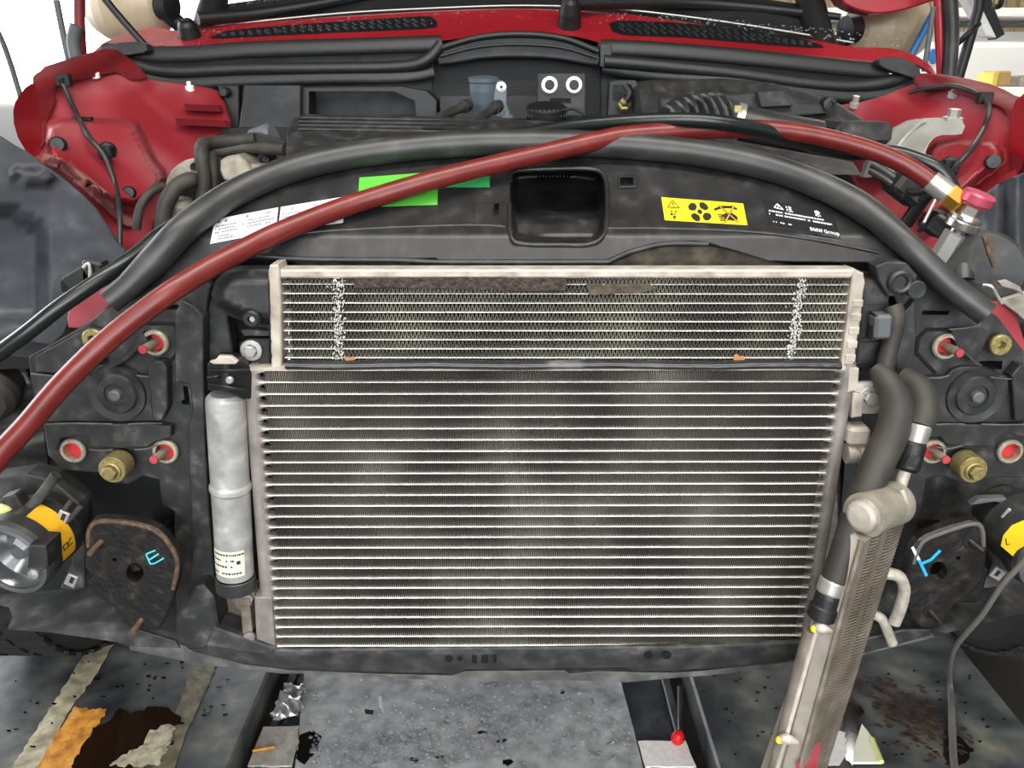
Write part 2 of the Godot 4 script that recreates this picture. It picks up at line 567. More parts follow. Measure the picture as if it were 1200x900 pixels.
	mat("dark_red", noise_tex([0.0, C("4a0d12"), 0.6, C("6d151b"), 1.0, C("7b2a2e")], 0.012, 53), 0.5, 0.0, 2.0)  # darker copy of the body red; the flanges' shade is put into it
	mat("red_hose", noise_tex([0.0, C("5c1815"), 0.6, C("681e19"), 1.0, C("7a2e27")], 0.03, 54), 0.36, 0.0, 4.0)
	mat("red_plastic", C("c9141c"), 0.4)
	mat("tip_red", C("ad4147"), 0.5)
	mat("tan_box", C("b8945c"), 0.7)
	mat("pale_yellow", C("d9c65a"), 0.6)
	mat("red_inside", C("c42a2c"), 0.45)
	mat("yellow_label", C("e8c51c"), 0.5)
	mat("orange_label", noise_tex([0.0, C("d79a12"), 1.0, C("e8b528")], 0.05, 55), 0.55, 0.0, 10.0)
	mat("green_label", C("55b03a"), 0.5)
	mat("teal_green_label", C("2d9c54"), 0.5)
	mat("white_label", C("d8dadc"), 0.55)
	mat("cream_label", C("ded8c4"), 0.55)
	mat("black_label", C("141417"), 0.45)
	mat("ink", C("17171a"), 0.6)
	mat("grey_ink", C("6b7076"), 0.6)
	mat("blue_ink", C("7f88b8"), 0.6)
	mat("white_ink", C("e9eaec"), 0.6)
	mat("chalk_cyan", C("3fc0d6"), 0.8)
	mat("chalk_blue", C("1f9fe6"), 0.8)
	mat("chalk_white", C("e2eef2"), 0.8)
	mat("white_plastic", C("f0f0ec"), 0.45)
	mat("white_crust", noise_tex([0.0, C("a9a79e"), 1.0, C("f4f3ee")], 0.09, 56), 0.8, 0.0, 20.0)
	mat("grey_plastic", C("55585a"), 0.55)
	mat("blue_grey_plastic", C("4d5a60"), 0.4)
	mat("foam", noise_tex([0.0, C("2b2320"), 0.6, C("43362f"), 1.0, C("5a4a41")], 0.05, 57), 0.9, 0.0, 8.0, grain, 0.15)
	mat("grime", noise_tex([0.0, C("2f2a22"), 0.5, C("4b4438"), 1.0, C("69604f")], 0.03, 58), 0.85, 0.0, 5.0, grain, 0.1)
	mat("tape", noise_tex([0.0, C("1d1e1f"), 0.6, C("2e2f30"), 0.8, C("6b6a67"), 1.0, C("9c9a95")], 0.012, 59), 0.25, 0.0, 3.0, coarse, 0.2)
	mat("beige_shell", C("bfae90"), 0.35)
	mat("paint_stripe", noise_tex([0.0, C("7d7460"), 0.5, C("a89f86"), 1.0, C("cfc6ab")], 0.03, 60), 0.6, 0.0, 4.0, grain, 0.06)
	mat("cream_glare", noise_tex([0.0, C("6f6650"), 0.35, C("a89f86"), 1.0, C("d8cfb6")], 0.04, 73, 256, 5), 0.55, 0.0, 5.0, grain, 0.06)  # pale colour that paints the bright reflection on the deck
	mat("olive_stripe", noise_tex([0.0, C("4b4733"), 0.5, C("66614a"), 1.0, C("8a8468")], 0.03, 61), 0.6, 0.0, 4.0, grain, 0.06)
	mat("rust_stain", noise_tex([0.0, C("8a5a1c"), 0.45, C("c9852a"), 0.8, C("dda24b"), 1.0, C("c7a673")], 0.03, 62), 0.65, 0.0, 4.0, grain, 0.06)
	mat("dry_rust", noise_tex([0.0, C("20150e"), 0.5, C("3c2819"), 1.0, C("5e4229")], 0.04, 63), 0.7, 0.0, 5.0)
	mat("puddle", C("24160d"), 0.06)
	mat("oil", C("15130f"), 0.1)
	mat("paper", noise_tex([0.0, C("d9d3cd"), 1.0, C("efeae6")], 0.05, 64), 0.85, 0.0, 6.0)
	mat("cardboard", noise_tex([0.0, C("8d8880"), 0.6, C("a9a49b"), 1.0, C("b9b4ac")], 0.03, 65), 0.85, 0.0, 5.0)
	mat("foil", C("d4d6d8"), 0.32, 0.8)
	mat("brown_leaf", C("a9764e"), 0.8)
	mat("cream_plastic", C("e9e6cf"), 0.5)
	mat("lime_plastic", C("c9cf86"), 0.5)
	mat("blue_paint", C("2a6fb0"), 0.4)
	mat("cable_grey", C("57534e"), 0.7)
	mat("white_pipe", noise_tex([0.0, C("8a8376"), 0.5, C("aca597"), 1.0, C("c3bdb1")], 0.04, 66), 0.45, 0.1, 8.0)
	mat("dash", C("0d1011"), 0.7)
	var g := mat("glass", Color(0.5, 0.55, 0.54, 0.01), 0.03)
	g.transparency = BaseMaterial3D.TRANSPARENCY_ALPHA
	var l := mat("lens_glass", Color(0.9, 0.92, 0.92, 0.02), 0.03)
	l.transparency = BaseMaterial3D.TRANSPARENCY_ALPHA
	var w := mat("water", Color(0.85, 0.87, 0.88, 0.16), 0.02)  # whitish body colour put into the water to paint bright glints
	w.refraction_enabled = true; w.refraction_scale = 0.033
	mat("reflector", C("8f9294"), 0.22, 0.9)

# ------------------------------------------------------------------ the room
func room() -> void:
	var b := MB.new()
	b.box(Vector3(0, -0.16, -0.5), Vector3(9.4, 0.2, 11.4), Basis.IDENTITY, 0.0)
	struct("floor", b, M.concrete)
	b = MB.new()
	b.box(Vector3(0, 3.6, -0.5), Vector3(9.4, 0.2, 11.4), Basis.IDENTITY, 0.0)
	struct("ceiling", b, M.wall_paint)
	b = MB.new()
	b.box(Vector3(1.9, 1.72, -6.1), Vector3(5.6, 3.56, 0.2), Basis.IDENTITY, 0.0)
	b.box(Vector3(-2.8, 3.3, -6.1), Vector3(3.8, 0.4, 0.2), Basis.IDENTITY, 0.0)
	b.box(Vector3(-4.6, 1.72, -6.1), Vector3(0.3, 3.56, 0.2), Basis.IDENTITY, 0.0)
	var wb := struct("wall_back", b, M.wall_paint)
	for i in 40:   # upright cladding boards on the back wall
		var x := 0.9 + i * 0.095
		block("board", Vector3(x, 1.85, -5.985), Vector3(0.068, 2.9, 0.03), M.plank, wb, "", Basis.IDENTITY, 0.006)
	b = MB.new()
	b.box(Vector3(4.6, 1.72, -0.5), Vector3(0.2, 3.56, 11.4), Basis.IDENTITY, 0.0)
	struct("wall_right", b, M.wall_paint)
	b = MB.new()   # the left wall: a wide open bay from z = -5.4 to z = -0.4
	b.box(Vector3(-4.6, 1.72, 2.4), Vector3(0.2, 3.56, 5.6), Basis.IDENTITY, 0.0)
	b.box(Vector3(-4.6, 1.72, -5.75), Vector3(0.2, 3.56, 0.7), Basis.IDENTITY, 0.0)
	b.box(Vector3(-4.6, 3.2, -2.9), Vector3(0.2, 0.6, 5.0), Basis.IDENTITY, 0.0)
	struct("wall_left", b, M.wall_paint)
	b = MB.new()   # the front wall behind the photographer: an open roller door
	b.box(Vector3(-3.6, 1.72, 5.1), Vector3(1.8, 3.56, 0.2), Basis.IDENTITY, 0.0)
	b.box(Vector3(3.6, 1.72, 5.1), Vector3(1.8, 3.56, 0.2), Basis.IDENTITY, 0.0)
	b.box(Vector3(0, 3.25, 5.1), Vector3(5.4, 0.5, 0.2), Basis.IDENTITY, 0.0)
	struct("wall_front", b, M.wall_paint)
	b = MB.new()
	b.box(Vector3(-12, -0.2, -2), Vector3(15, 0.2, 24), Basis.IDENTITY, 0.0)
	struct("ground_outside", b, M.outer_paint)

# ------------------------------------------------------------------ what stands at the back of the workshop
func workshop_back() -> void:
	# white van-like bench with a blue stripe far back on the right
	var t := thing("work_counter", "long white counter with a thin blue stripe at the back of the workshop", "counter", Vector3(2.9, 0, -4.6))
	block("counter_top", Vector3(2.9, 1.34, -4.6), Vector3(2.6, 0.05, 0.8), M.white_plastic, t)
	block("stripe", Vector3(2.9, 1.285, -4.24), Vector3(2.5, 0.014, 0.02), M.blue_grey_plastic, t)
	block("front_panel", Vector3(2.9, 0.62, -4.6), Vector3(2.5, 1.26, 0.7), M.white_plastic, t)
	plate("badge", ring(1094, 66, 5, 9), -4.23, 0.01, M.blue_paint, t, "oval dark blue badge")
	t = thing("steel_cabinet", "low white cabinet holding the boxes by the striped counter", "cabinet", Vector3(2.15, 0, -2.6))
	block("body", Vector3(2.15, 0.47, -2.6), Vector3(1.3, 0.94, 0.5), M.white_plastic, t)
	block("door", Vector3(1.84, 0.45, -2.34), Vector3(0.6, 0.84, 0.02), M.white_metal, t)
	block("door", Vector3(2.46, 0.45, -2.34), Vector3(0.6, 0.84, 0.02), M.white_metal, t)
	block("handle", Vector3(2.1, 0.6, -2.32), Vector3(0.02, 0.12, 0.03), M.chrome, t)
	var bx := func(called: String, u: float, v: float, w: float, h: float, m: Material, label: String) -> void:
		var q := P(u, v, -2.5)
		var y0 := 0.941
		var b := MB.new()
		b.box(Vector3(q.x, y0 + h / 2.0, -2.5), Vector3(w, h, 0.12))
		tag(obj(called, b, m), label, "box", "boxes on the white cabinet")
	bx.call("yellow_box", 1158, 85, 0.02, 0.05, M.pale_yellow, "narrow yellow box standing on the white cabinet")
	bx.call("cardboard_box", 1168, 85, 0.05, 0.055, M.tan_box, "small tan cardboard box beside the narrow yellow box")
	bx.call("parts_box", 1205, 90, 0.12, 0.04, M.cardboard, "flat grey-brown box at the end of the white cabinet")
	t = thing("blue_drum", "blue drum with a dark rim behind the white counter", "drum", Vector3(3.75, 1.37, -4.75))
	turned("drum_body", Vector3(3.75, 1.37, -4.75), Vector3.UP, [[0.0, 0.0], [0.32, 0.0], [0.32, 0.14], [0.33, 0.15], [0.32, 0.16], [0.32, 0.26], [0.0, 0.26]], M.blue_paint, t)
	turned("rim", Vector3(3.75, 1.63, -4.75), Vector3.UP, [[0.3, 0.0], [0.34, 0.0], [0.34, 0.03], [0.3, 0.03]], M.dark_plastic, t)
	t = thing("white_sack", "rounded white bundle standing at the end of the low cabinet", "bundle", Vector3(2.62, 0.941, -2.7))
	turned("sack", Vector3(2.62, 0.941, -2.7), Vector3.UP, [[0.0, 0.0], [0.2, 0.0], [0.24, 0.08], [0.24, 0.2], [0.17, 0.3], [0.0, 0.33]], M.paper, t)
	# leaning black stand and white beam
	var q0 := P(1123, 92, -1.9)
	t = thing("black_stand", "thin black stand with a side branch beside the raised bonnet's hinge", "stand", Vector3(q0.x, -0.06, -1.9))
	var b := MB.new()
	var q1 := P(1152, -30, -1.9)
	b.tube([Vector3(q0.x - 0.25, -0.06, -1.9), q0, q1, q1 + (q1 - q0)], 0.016, 8, true, 2)
	obj("post", b, M.dark_plastic, t)
	b = MB.new()
	b.tube([P(1120, 53, -1.9), P(1136, 38, -1.88), P(1147, 28, -1.9)], 0.009, 8)
	obj("branch", b, M.dark_plastic, t)
	b = MB.new()
	b.tube([P(1165, 8, -1.9), P(1172, 6, -1.86), P(1174, -12, -1.86), P(1160, -30, -1.9)], 0.008, 8)
	obj("hook", b, M.dark_plastic, t)
	t = thing("roof_strut", "slanting white and black strut behind the black stand", "strut", P(1140, -30, -2.0))
	plate("white_face", [1118, -30, 1132, -30, 1168, 44, 1156, 42], -2.0, 0.05, M.white_plastic, t)
	plate("dark_face", [1132, -30, 1150, -30, 1178, 40, 1168, 46], -2.02, 0.05, M.dark_plastic, t)
	b = MB.new()
	var q2 := P(1069, 62, -1.3)
	var q3 := P(1096, 11, -1.3)
	b.tube([q2 + (q2 - q3) * ((q2.y + 0.06) / (q3.y - q2.y)), q2, q3], 0.009, 8, true, 1)
	tag(obj("blue_pole", b, M.blue_paint), "slim bright blue pole leaning behind the red bonnet post", "pole")
	# open bay to the left
	t = thing("parked_van", "blurred white van parked outside the bright open bay", "van", Vector3(-6.6, -0.1, -5.2))
	block("body", Vector3(-6.6, 1.0, -5.2), Vector3(1.9, 1.5, 3.6), M.white_plastic, t, "", Basis.IDENTITY, 0.15)
	block("windscreen", Vector3(-5.64, 1.35, -4.6), Vector3(0.04, 0.5, 1.4), M.blue_grey_plastic, t)
	for z in [-6.2, -4.2]:
		turned("wheel", Vector3(-5.75, 0.25, z), Vector3.RIGHT, [[0.0, 0.0], [0.33, 0.0], [0.33, 0.16], [0.2, 0.17], [0.0, 0.15]], M.tyre, t)
	b = MB.new()
	b.tube([P(-6, 30, -2.0), P(14, 80, -2.0), P(60, 240, -2.0), P(80, 330, -2.0)], 0.009, 8)
	b.tube([P(-6, 30, -2.0), P(-20, -20, -2.0)], 0.009, 8)
	tag(obj("steel_rod", b, M.grey_plastic), "thin dark rod leaning in the bright open bay", "rod")

# ------------------------------------------------------------------ the lift deck
func add_flat(b: MB, outline: PackedVector2Array, y: float, thick: float) -> void:
	var top := []
	for q in outline: top.append(on_level(q.x, q.y, y))
	var idx := Geometry2D.triangulate_polygon(outline)
	for i in range(0, idx.size(), 3):
		b.tri(top[idx[i]], top[idx[i + 1]], top[idx[i + 2]], Vector3.UP, Vector3.UP, Vector3.UP)
	var c := Vector3.ZERO
	for q in top: c += q
	c /= top.size()
	for i in top.size():
		var j := (i + 1) % top.size()
		var dn := Vector3(0, -thick, 0)
		var e: Vector3 = top[j] - top[i]
		var out := e.cross(Vector3.UP)
		if Geometry2D.is_polygon_clockwise(outline): out = -out
		b.quad(top[i], top[j], top[j] + dn, top[i] + dn, out)

func flat(called: String, outline, y: float, thick: float, m: Material, parent: Node = null, label: String = "") -> MeshInstance3D:
	var b := MB.new()
	add_flat(b, poly(outline) if outline is Array else outline, y, thick)
	return obj(called, b, m, parent, label)

func deck() -> void:
	var t := thing("lift_ramp", "grey-blue steel lift ramp with worn paint stripes and rust under the car", "ramp", Vector3(-1.0, -0.06, -1.0), "lift ramps under the car")
	block("deck_plate", Vector3(-1.01, -0.03, -0.9), Vector3(1.2, 0.058, 3.4), M.deck_steel, t, "", Basis.IDENTITY, 0.004)
	flat("paint_stripe", ragged(poly([133, 755, 100, 765, 64, 822, 40, 858, 15, 897, -32, 980, 2, 980, 46, 897, 72, 850, 88, 822, 112, 792]), 1.2, 5, 3), 0.0007, 0.0006, M.paint_stripe, t, "pale worn paint stripe")
	flat("paint_stripe", ragged(poly([226, 772, 255, 776, 240, 812, 226, 843, 219, 855, 205, 897, 168, 980, 140, 980, 178, 897, 199, 858, 203, 838, 216, 808]), 1.2, 5, 4), 0.0007, 0.0006, M.olive_stripe, t, "olive worn paint stripe")
	flat("rust_patch", ragged(poly([88, 826, 104, 832, 124, 829, 118, 846, 108, 858, 96, 880, 88, 897, 70, 930, 40, 950, 20, 940, 44, 897, 62, 866, 78, 842]), 2.0, 4, 5), 0.0011, 0.0004, M.rust_stain, t, "orange rust patch")
	flat("glare_patch", ragged(poly([176, 856, 194, 850, 206, 852, 198, 870, 186, 897, 128, 897, 146, 884, 164, 874]), 2.5, 4, 16), 0.0019, 0.0004, M.cream_glare, t, "cream patch painting a sunlit reflection")  # sunlit reflection on the deck, painted as a cream patch
	var pd := flat("oil_puddle", ragged(poly([140, 828, 152, 836, 176, 828, 200, 830, 214, 842, 206, 850, 190, 853, 186, 866, 168, 880, 158, 897, 130, 925, 90, 920, 84, 897, 96, 876, 110, 853, 126, 846]), 2.0, 4, 6), 0.0016, 0.0004, M.puddle)
	tag(pd, "dark brown glossy puddle between the ramp's two paint stripes", "puddle", "", "stuff")
	var g := MB.new()
	rng.seed = 21
	for i in 60:
		var u := rng.randf_range(5, 270)
		var v := rng.randf_range(775, 880)
		add_flat(g, ragged(ring(u, v, rng.randf_range(1.0, 4.5), rng.randf_range(0.7, 1.6), 7), 0.5, 3, i), 0.0009, 0.0002)
	stuff(obj("oil_spot", g, M.oil, t))
	t = thing("lift_ramp", "grey steel lift ramp with brown rust flakes beneath the hanging cooler", "ramp", Vector3(0.545, -0.06, -1.0), "lift ramps under the car")
	block("deck_plate", Vector3(0.545, -0.03, -0.9), Vector3(0.494, 0.058, 3.4), M.deck_steel, t, "", Basis.IDENTITY, 0.004)
	var bm := MB.new()
	rng.seed = 5
	for i in 260:
		var a := rng.randf_range(0, 1)
		var u := lerpf(1020, 1110, a) + rng.randfn(0, 22)
		var v := lerpf(805, 875, a) + rng.randfn(0, 14)
		if v < 775 or v > 895 or u > 1140: continue
		var w := rng.randf_range(1.2, 6.0)
		var sl := PackedVector2Array()
		for q in ragged(ring(0, 0, w, w * rng.randf_range(0.15, 0.4), 8), 0.5, 3, i):
			sl.append(Vector2(u + q.x, v + q.y + q.x * 0.35))
		add_flat(bm, sl, 0.0008, 0.0003)
	stuff(obj("rust_flake", bm, M.dry_rust, t))
	flat("oil_stain", ragged(poly([985, 826, 1000, 822, 1012, 832, 1004, 848, 1010, 870, 1002, 897, 985, 880, 990, 850]), 2.5, 5, 8), 0.0006, 0.0003, M.oil, t)
	flat("oil_stain", ragged(poly([1105, 858, 1122, 862, 1140, 878, 1130, 897, 1108, 897]), 2.5, 5, 9), 0.0006, 0.0003, M.oil, t)
	g = MB.new()
	rng.seed = 22
	for i in 90:
		var u := rng.randf_range(815, 1180)
		var v := rng.randf_range(785, 892)
		add_flat(g, ragged(ring(u, v, rng.randf_range(1.0, 3.5), rng.randf_range(0.6, 1.4), 7), 0.5, 3, i), 0.0005, 0.0002)
	stuff(obj("oil_spot", g, M.oil, t))
	# the pit cover between the ramps
	t = thing("pit_floor", "dark blue-grey wet floor strip between the two lift ramps", "floor plate", Vector3(-0.06, -0.06, -1.0))
	block("floor_strip", Vector3(-0.0585, -0.055, -0.9), Vector3(0.637, 0.012, 3.4), M.wet_floor, t, "", Basis.IDENTITY, 0.002)
	block("edge_rail", Vector3(-0.384, -0.052, -0.9), Vector3(0.012, 0.024, 3.4), M.deck_steel, t)
	block("edge_rail", Vector3(0.267, -0.052, -0.9), Vector3(0.014, 0.024, 3.4), M.deck_steel, t)
	var y := -0.042
	b_plate(y)
	var mm := MultiMesh.new()
	mm.transform_format = MultiMesh.TRANSFORM_3D
	var sp := SphereMesh.new()
	sp.radius = 1.0; sp.height = 2.0; sp.radial_segments = 10; sp.rings = 6
	mm.mesh = sp
	var xf := []
	rng.seed = 12
	while xf.size() < 1150:
		var u := rng.randf_range(352, 750)
		var v := rng.randf_range(795, 897)
		if u > 725 + (v - 797) * 0.3 - 6 or u < 362: continue
		var dens := exp(-pow((u - 430) / 80.0, 2) - pow((v - 885) / 36.0, 2)) + 0.8 * exp(-pow((u - 585) / 75.0, 2) - pow((v - 852) / 36.0, 2)) + 0.25 * exp(-pow((u - 705) / 30.0, 2) - pow((v - 850) / 60.0, 2)) + 0.02
		if rng.randf() > dens: continue
		var r := rng.randf_range(0.0014, 0.0036)
		if rng.randf() < 0.06: r *= 1.7
		var p := on_level(u, v, y)
		xf.append(Transform3D(Basis.IDENTITY.scaled(Vector3(r * rng.randf_range(0.9, 1.5), r * 0.75, r)), p))
	mm.instance_count = xf.size()
	for i in xf.size(): mm.set_instance_transform(i, xf[i])
	var mi := MultiMeshInstance3D.new()
	mi.name = "water_droplets"
	mi.multimesh = mm
	mi.material_override = M.water
	add_child(mi)
	tag(mi, "scattered round water droplets on the grey steel plate", "water drops", "", "stuff")

func b_plate(y: float) -> void:
	var t := thing("pit_cover", "pale grey wet steel cover plate lying between the ramps", "floor plate", on_level(545, 850, -0.06))
	flat("cover_sheet", [358, 770, 726, 770, 727, 797, 740, 845, 755, 905, 780, 1000, 330, 1000, 345, 905, 350, 860], y, 0.006, M.wet_plate, t)
	flat("peg", [427, 831, 438, 832, 437, 837, 428, 836], y + 0.001, 0.001, M.void_black, t)
	flat("scratch", [443, 816, 447, 816, 449, 831, 445, 831], y + 0.0005, 0.0005, M.white_metal, t)
	flat("hole", ring(659, 811, 3, 2.4, 12), y + 0.0005, 0.0005, M.void_black, t)
	for q in [[565, 858, 6, 1.6], [592, 868, 3, 2], [595, 893, 6, 4], [486, 890, 7, 2], [515, 887, 5, 2], [584, 868, 3, 2]]:
		flat("dirt_spot", ragged(ring(q[0], q[1], q[2], q[3], 12), 1.2, 4, int(q[0])), y + 0.0005, 0.0005, M.oil, t)
	flat("dirt_spot", ragged(poly([352, 862, 366, 855, 376, 862, 372, 880, 356, 895, 346, 890]), 1.5, 4, 77), y + 0.0005, 0.0005, M.oil, t)

# ------------------------------------------------------------------ red body shell and what is fixed to it
func inner_z(u: float, v: float) -> float:      # left inner wing, as a sloping wall
	var z := -0.45 - (u - 20.0) / 248.0 * 0.35 - (160.0 - v) * 0.0016
	z += 0.075 * rise(depth_in(BOSS, Vector2(u, v)), 11.0)
	z += 0.012 * sin(u * 0.06 + v * 0.11) * clampf((130.0 - v) / 40.0, 0.0, 1.0)
	return z

func outer_z(u: float, v: float) -> float:      # right inner wing
	var z := -0.45 - (1190.0 - u) / 230.0 * 0.35 - (160.0 - v) * 0.0016
	z += 0.075 * rise(depth_in(BOSS_R, Vector2(u, v)), 11.0)
	z += 0.012 * sin(u * 0.05 - v * 0.1) * clampf((150.0 - v) / 40.0, 0.0, 1.0)
	return z

var BOSS := PackedVector2Array()
var BOSS_R := PackedVector2Array()

func body() -> void:
	BOSS = soft(poly([52, 142, 100, 137, 150, 138, 164, 150, 182, 185, 196, 212, 160, 245, 110, 232, 75, 200, 55, 188]), 2)
	BOSS_R = soft(poly([1092, 172, 1110, 162, 1150, 160, 1172, 166, 1178, 190, 1150, 212, 1125, 235, 1085, 262, 1070, 240, 1080, 205]), 2)
	var t := thing("car_body", "red car body shell with bare inner wings, scuttle panel and windscreen", "car", Vector3(0.0, 0.0, -1.2))
	var w := plate("inner_wing", soft(poly([38, 92, 70, 72, 105, 66, 136, 66, 165, 90, 200, 97, 232, 101, 256, 108, 264, 130, 268, 152, 236, 166, 234, 190, 200, 225, 176, 262, 165, 300, 120, 300, 70, 250, 42, 205, 40, 165]), 2), inner_z, 0.012, M.dull_red, t, "red inner wing, flare haze put into its colour, with a square pressing", [], 4.0, 1.0)
	for q in [[69, 170, 8.5], [127, 176, 9], [152, 226, 7]]:
		turned("rubber_plug", P(q[0], q[1], inner_z(q[0], q[1]) - 0.004), Vector3(0.25, 0.15, 1), [[q[2] * 0.0014, 0.0], [q[2] * 0.0014, 0.008], [q[2] * 0.0011, 0.011], [0.0, 0.012]], M.dark_plastic, w)
	for q in [[112, 88], [223, 103]]:
		turned("stud_cap", P(q[0], q[1] + 3, inner_z(q[0], q[1]) + 0.004), Vector3(0, 1, 0.3), [[0.008, 0.0], [0.008, 0.008], [0.004, 0.009], [0.004, 0.016], [0.0, 0.016]], M.white_plastic, w)
	plate("wing_flange", soft(poly([38, 96, 42, 86, 70, 72, 104, 62, 136, 58, 172, 90, 150, 92, 136, 84, 100, 92, 70, 98, 62, 106, 64, 120, 54, 142, 52, 166, 42, 172, 37, 130]), 2), func(u, v): return inner_z(u, v) + 0.012, 0.006, M.dark_red, t, "dark red flange with shade put into its colour", [], 8.0)
	plate("wing_edge", soft(poly([15, 130, 22, 112, 36, 98, 40, 120, 43, 190, 20, 160]), 2), func(u, v): return -0.40 - (u - 20) * 0.002, 0.01, M.red_paint, t)
	plate("seam_lip", soft(poly([50, 180, 70, 186, 105, 210, 140, 240, 155, 258, 150, 266, 130, 252, 98, 222, 66, 198, 50, 192]), 2), func(u, v): return inner_z(u, v) + 0.016, 0.006, M.seam_dirt, t, "dusty edge lip of the inner wing", [], 10.0)
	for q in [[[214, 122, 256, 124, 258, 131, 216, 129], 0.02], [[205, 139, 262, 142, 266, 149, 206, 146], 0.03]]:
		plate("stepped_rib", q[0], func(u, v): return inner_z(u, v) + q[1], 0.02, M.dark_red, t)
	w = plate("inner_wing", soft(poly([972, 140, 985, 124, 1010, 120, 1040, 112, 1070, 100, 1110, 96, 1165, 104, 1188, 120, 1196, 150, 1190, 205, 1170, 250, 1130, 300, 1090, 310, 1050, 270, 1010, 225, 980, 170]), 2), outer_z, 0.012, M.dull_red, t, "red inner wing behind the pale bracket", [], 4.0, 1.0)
	turned("rubber_plug", P(1162, 190, outer_z(1162, 190) - 0.004), Vector3(-0.25, 0.15, 1), [[0.0105, 0.0], [0.0105, 0.008], [0.009, 0.011], [0.0, 0.012]], M.dark_plastic, w)
	turned("rubber_plug", P(1111, 192, outer_z(1111, 192) - 0.004), Vector3(-0.25, 0.15, 1), [[0.0105, 0.0], [0.0105, 0.012], [0.009, 0.016], [0.0, 0.017]], M.dark_plastic, w)
	for q in [[1001, 124], [1117, 112]]:
		turned("stud_cap", P(q[0], q[1], outer_z(q[0], q[1]) + 0.003), Vector3(0, 1, 0.3), [[0.009, -0.003], [0.009, 0.006], [0.006, 0.007], [0.006, 0.018], [0.0, 0.018]], M.bolt_metal, w)
	plate("wing_flange", soft(poly([1072, 92, 1080, 86, 1110, 88, 1160, 98, 1190, 112, 1202, 122, 1202, 180, 1192, 205, 1186, 190, 1188, 150, 1178, 128, 1150, 118, 1110, 106, 1080, 106]), 2), func(u, v): return outer_z(u, v) + 0.014, 0.006, M.dark_red, t, "dark red flange with shade put into its colour", [], 8.0)
	plate("wing_edge", soft(poly([1189, 140, 1193, 122, 1200, 114, 1218, 112, 1218, 216, 1192, 214, 1187, 190]), 2), func(u, v): return -0.40 - (1190 - u) * 0.002, 0.01, M.red_paint, t)
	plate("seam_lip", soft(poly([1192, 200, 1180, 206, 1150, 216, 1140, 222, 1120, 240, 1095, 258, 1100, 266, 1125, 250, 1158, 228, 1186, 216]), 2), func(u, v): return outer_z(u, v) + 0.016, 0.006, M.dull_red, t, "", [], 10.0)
	# scuttle (cowl) panel
	var cz := func(u, v): return -0.99 - (62.0 - v) * 0.0045 - absf(u - 610.0) * 0.00012
	plate("scuttle_panel", soft(poly([108, 66, 118, 52, 135, 44, 160, 36, 180, 32, 215, 37, 250, 30, 330, 24, 400, 19, 500, 13, 600, 10, 660, 12, 740, 17, 860, 34, 960, 48, 1000, 55, 1040, 56, 1070, 63, 1092, 78, 1096, 88, 1076, 76, 1040, 73, 1000, 72, 930, 66, 860, 60, 800, 55, 720, 53, 690, 46, 655, 40, 600, 37, 560, 41, 515, 48, 400, 53, 300, 57, 230, 66, 180, 66, 140, 62]), 2), cz, 0.02, M.red_paint, t, "wet red scuttle panel under the windscreen", [], 9.0, 1.0)
	for side in [[poly([246, 45, 266, 36, 330, 30, 400, 25, 490, 19, 508, 21, 512, 30, 497, 34, 400, 38, 300, 43]), 252.0, 508.0, 44.0, 19.0, 36.0, 32.0], [poly([715, 32, 724, 24, 800, 27, 900, 38, 950, 48, 966, 56, 930, 55, 860, 49, 800, 44, 730, 41]), 718.0, 960.0, 25.0, 47.0, 40.0, 56.0]]:
		var gr := plate("scuttle_grille", soft(side[0], 2), func(u, v): return cz.call(u, v) + 0.003, 0.006, M.dark_plastic, t, "black air intake grille", [], 12.0)
		var n := 24
		for i in n:
			var u: float = lerpf(side[1] + 6, side[2] - 6, (i + 0.5) / n)
			var col := []
			for v in range(14, 62):
				if depth_in(side[0], Vector2(u, v)) > 2.0: col.append(v)
			if col.size() < 3: continue
			var b := MB.new()
			for k in 2:
				var va: float = lerpf(col[0], col[-1], k * 0.5 + 0.06)
				var vb: float = lerpf(col[0], col[-1], k * 0.5 + 0.44)
				var z0: float = cz.call(u, va) + 0.005
				b.tube([P(u - 2.5, va, z0), P(u + 2.5, vb, cz.call(u, vb) + 0.005)], 0.003, 6, true, 1)
			obj("slat", b, M.cowl_plastic, gr)
	hose("chrome_trim", [520, 9, -1.235, 600, 6.5, -1.24, 680, 8, -1.235, 760, 14, -1.225, 880, 30, -1.2, 1000, 50, -1.17], 0.0022, M.steel, t, "bright lower edge trim of the windscreen", 8)
	hose("chrome_trim", [230, 33, -1.19, 330, 22, -1.21, 420, 14, -1.225, 520, 9, -1.235], 0.0022, M.steel, t, "bright lower edge trim of the windscreen", 8)
	# windscreen, pillars, cabin
	var rows := []
	for i in 5:
		var row := []
		for j in 17:
			var x := -0.68 + 1.36 * j / 16.0
			var h := i / 4.0
			row.append(Vector3(x * (1.0 - 0.1 * h), 1.065 - x * x * 0.12 + 0.5 * h, -1.24 - 0.5 * h + x * x * 0.16))
		rows.append(row)
	var b := MB.new()
	b.grid(rows, 0.005)
	obj("windscreen", b, M.glass, t, "wet windscreen above the scuttle")
	rows = []
	for i in 3:
		var row := []
		for j in 17:
			var x := -0.67 + 1.34 * j / 16.0
			row.append(Vector3(x, 1.068 - x * x * 0.12 + 0.05 * i, -1.252 - 0.05 * i + x * x * 0.16))
		rows.append(row)
	b = MB.new(); b.grid(rows, 0.002)
	obj("screen_border", b, M.void_black, t, "black printed lower border of the windscreen")
	block("dashboard", Vector3(0, 0.95, -1.68), Vector3(1.25, 0.24, 0.7), M.dash, t, "", Basis.IDENTITY, 0.05)
	block("added_cabin_wall", Vector3(0, 1.15, -2.6), Vector3(1.3, 0.9, 0.06), M.dash, t)  # dark wall added behind the glass to keep the cabin black
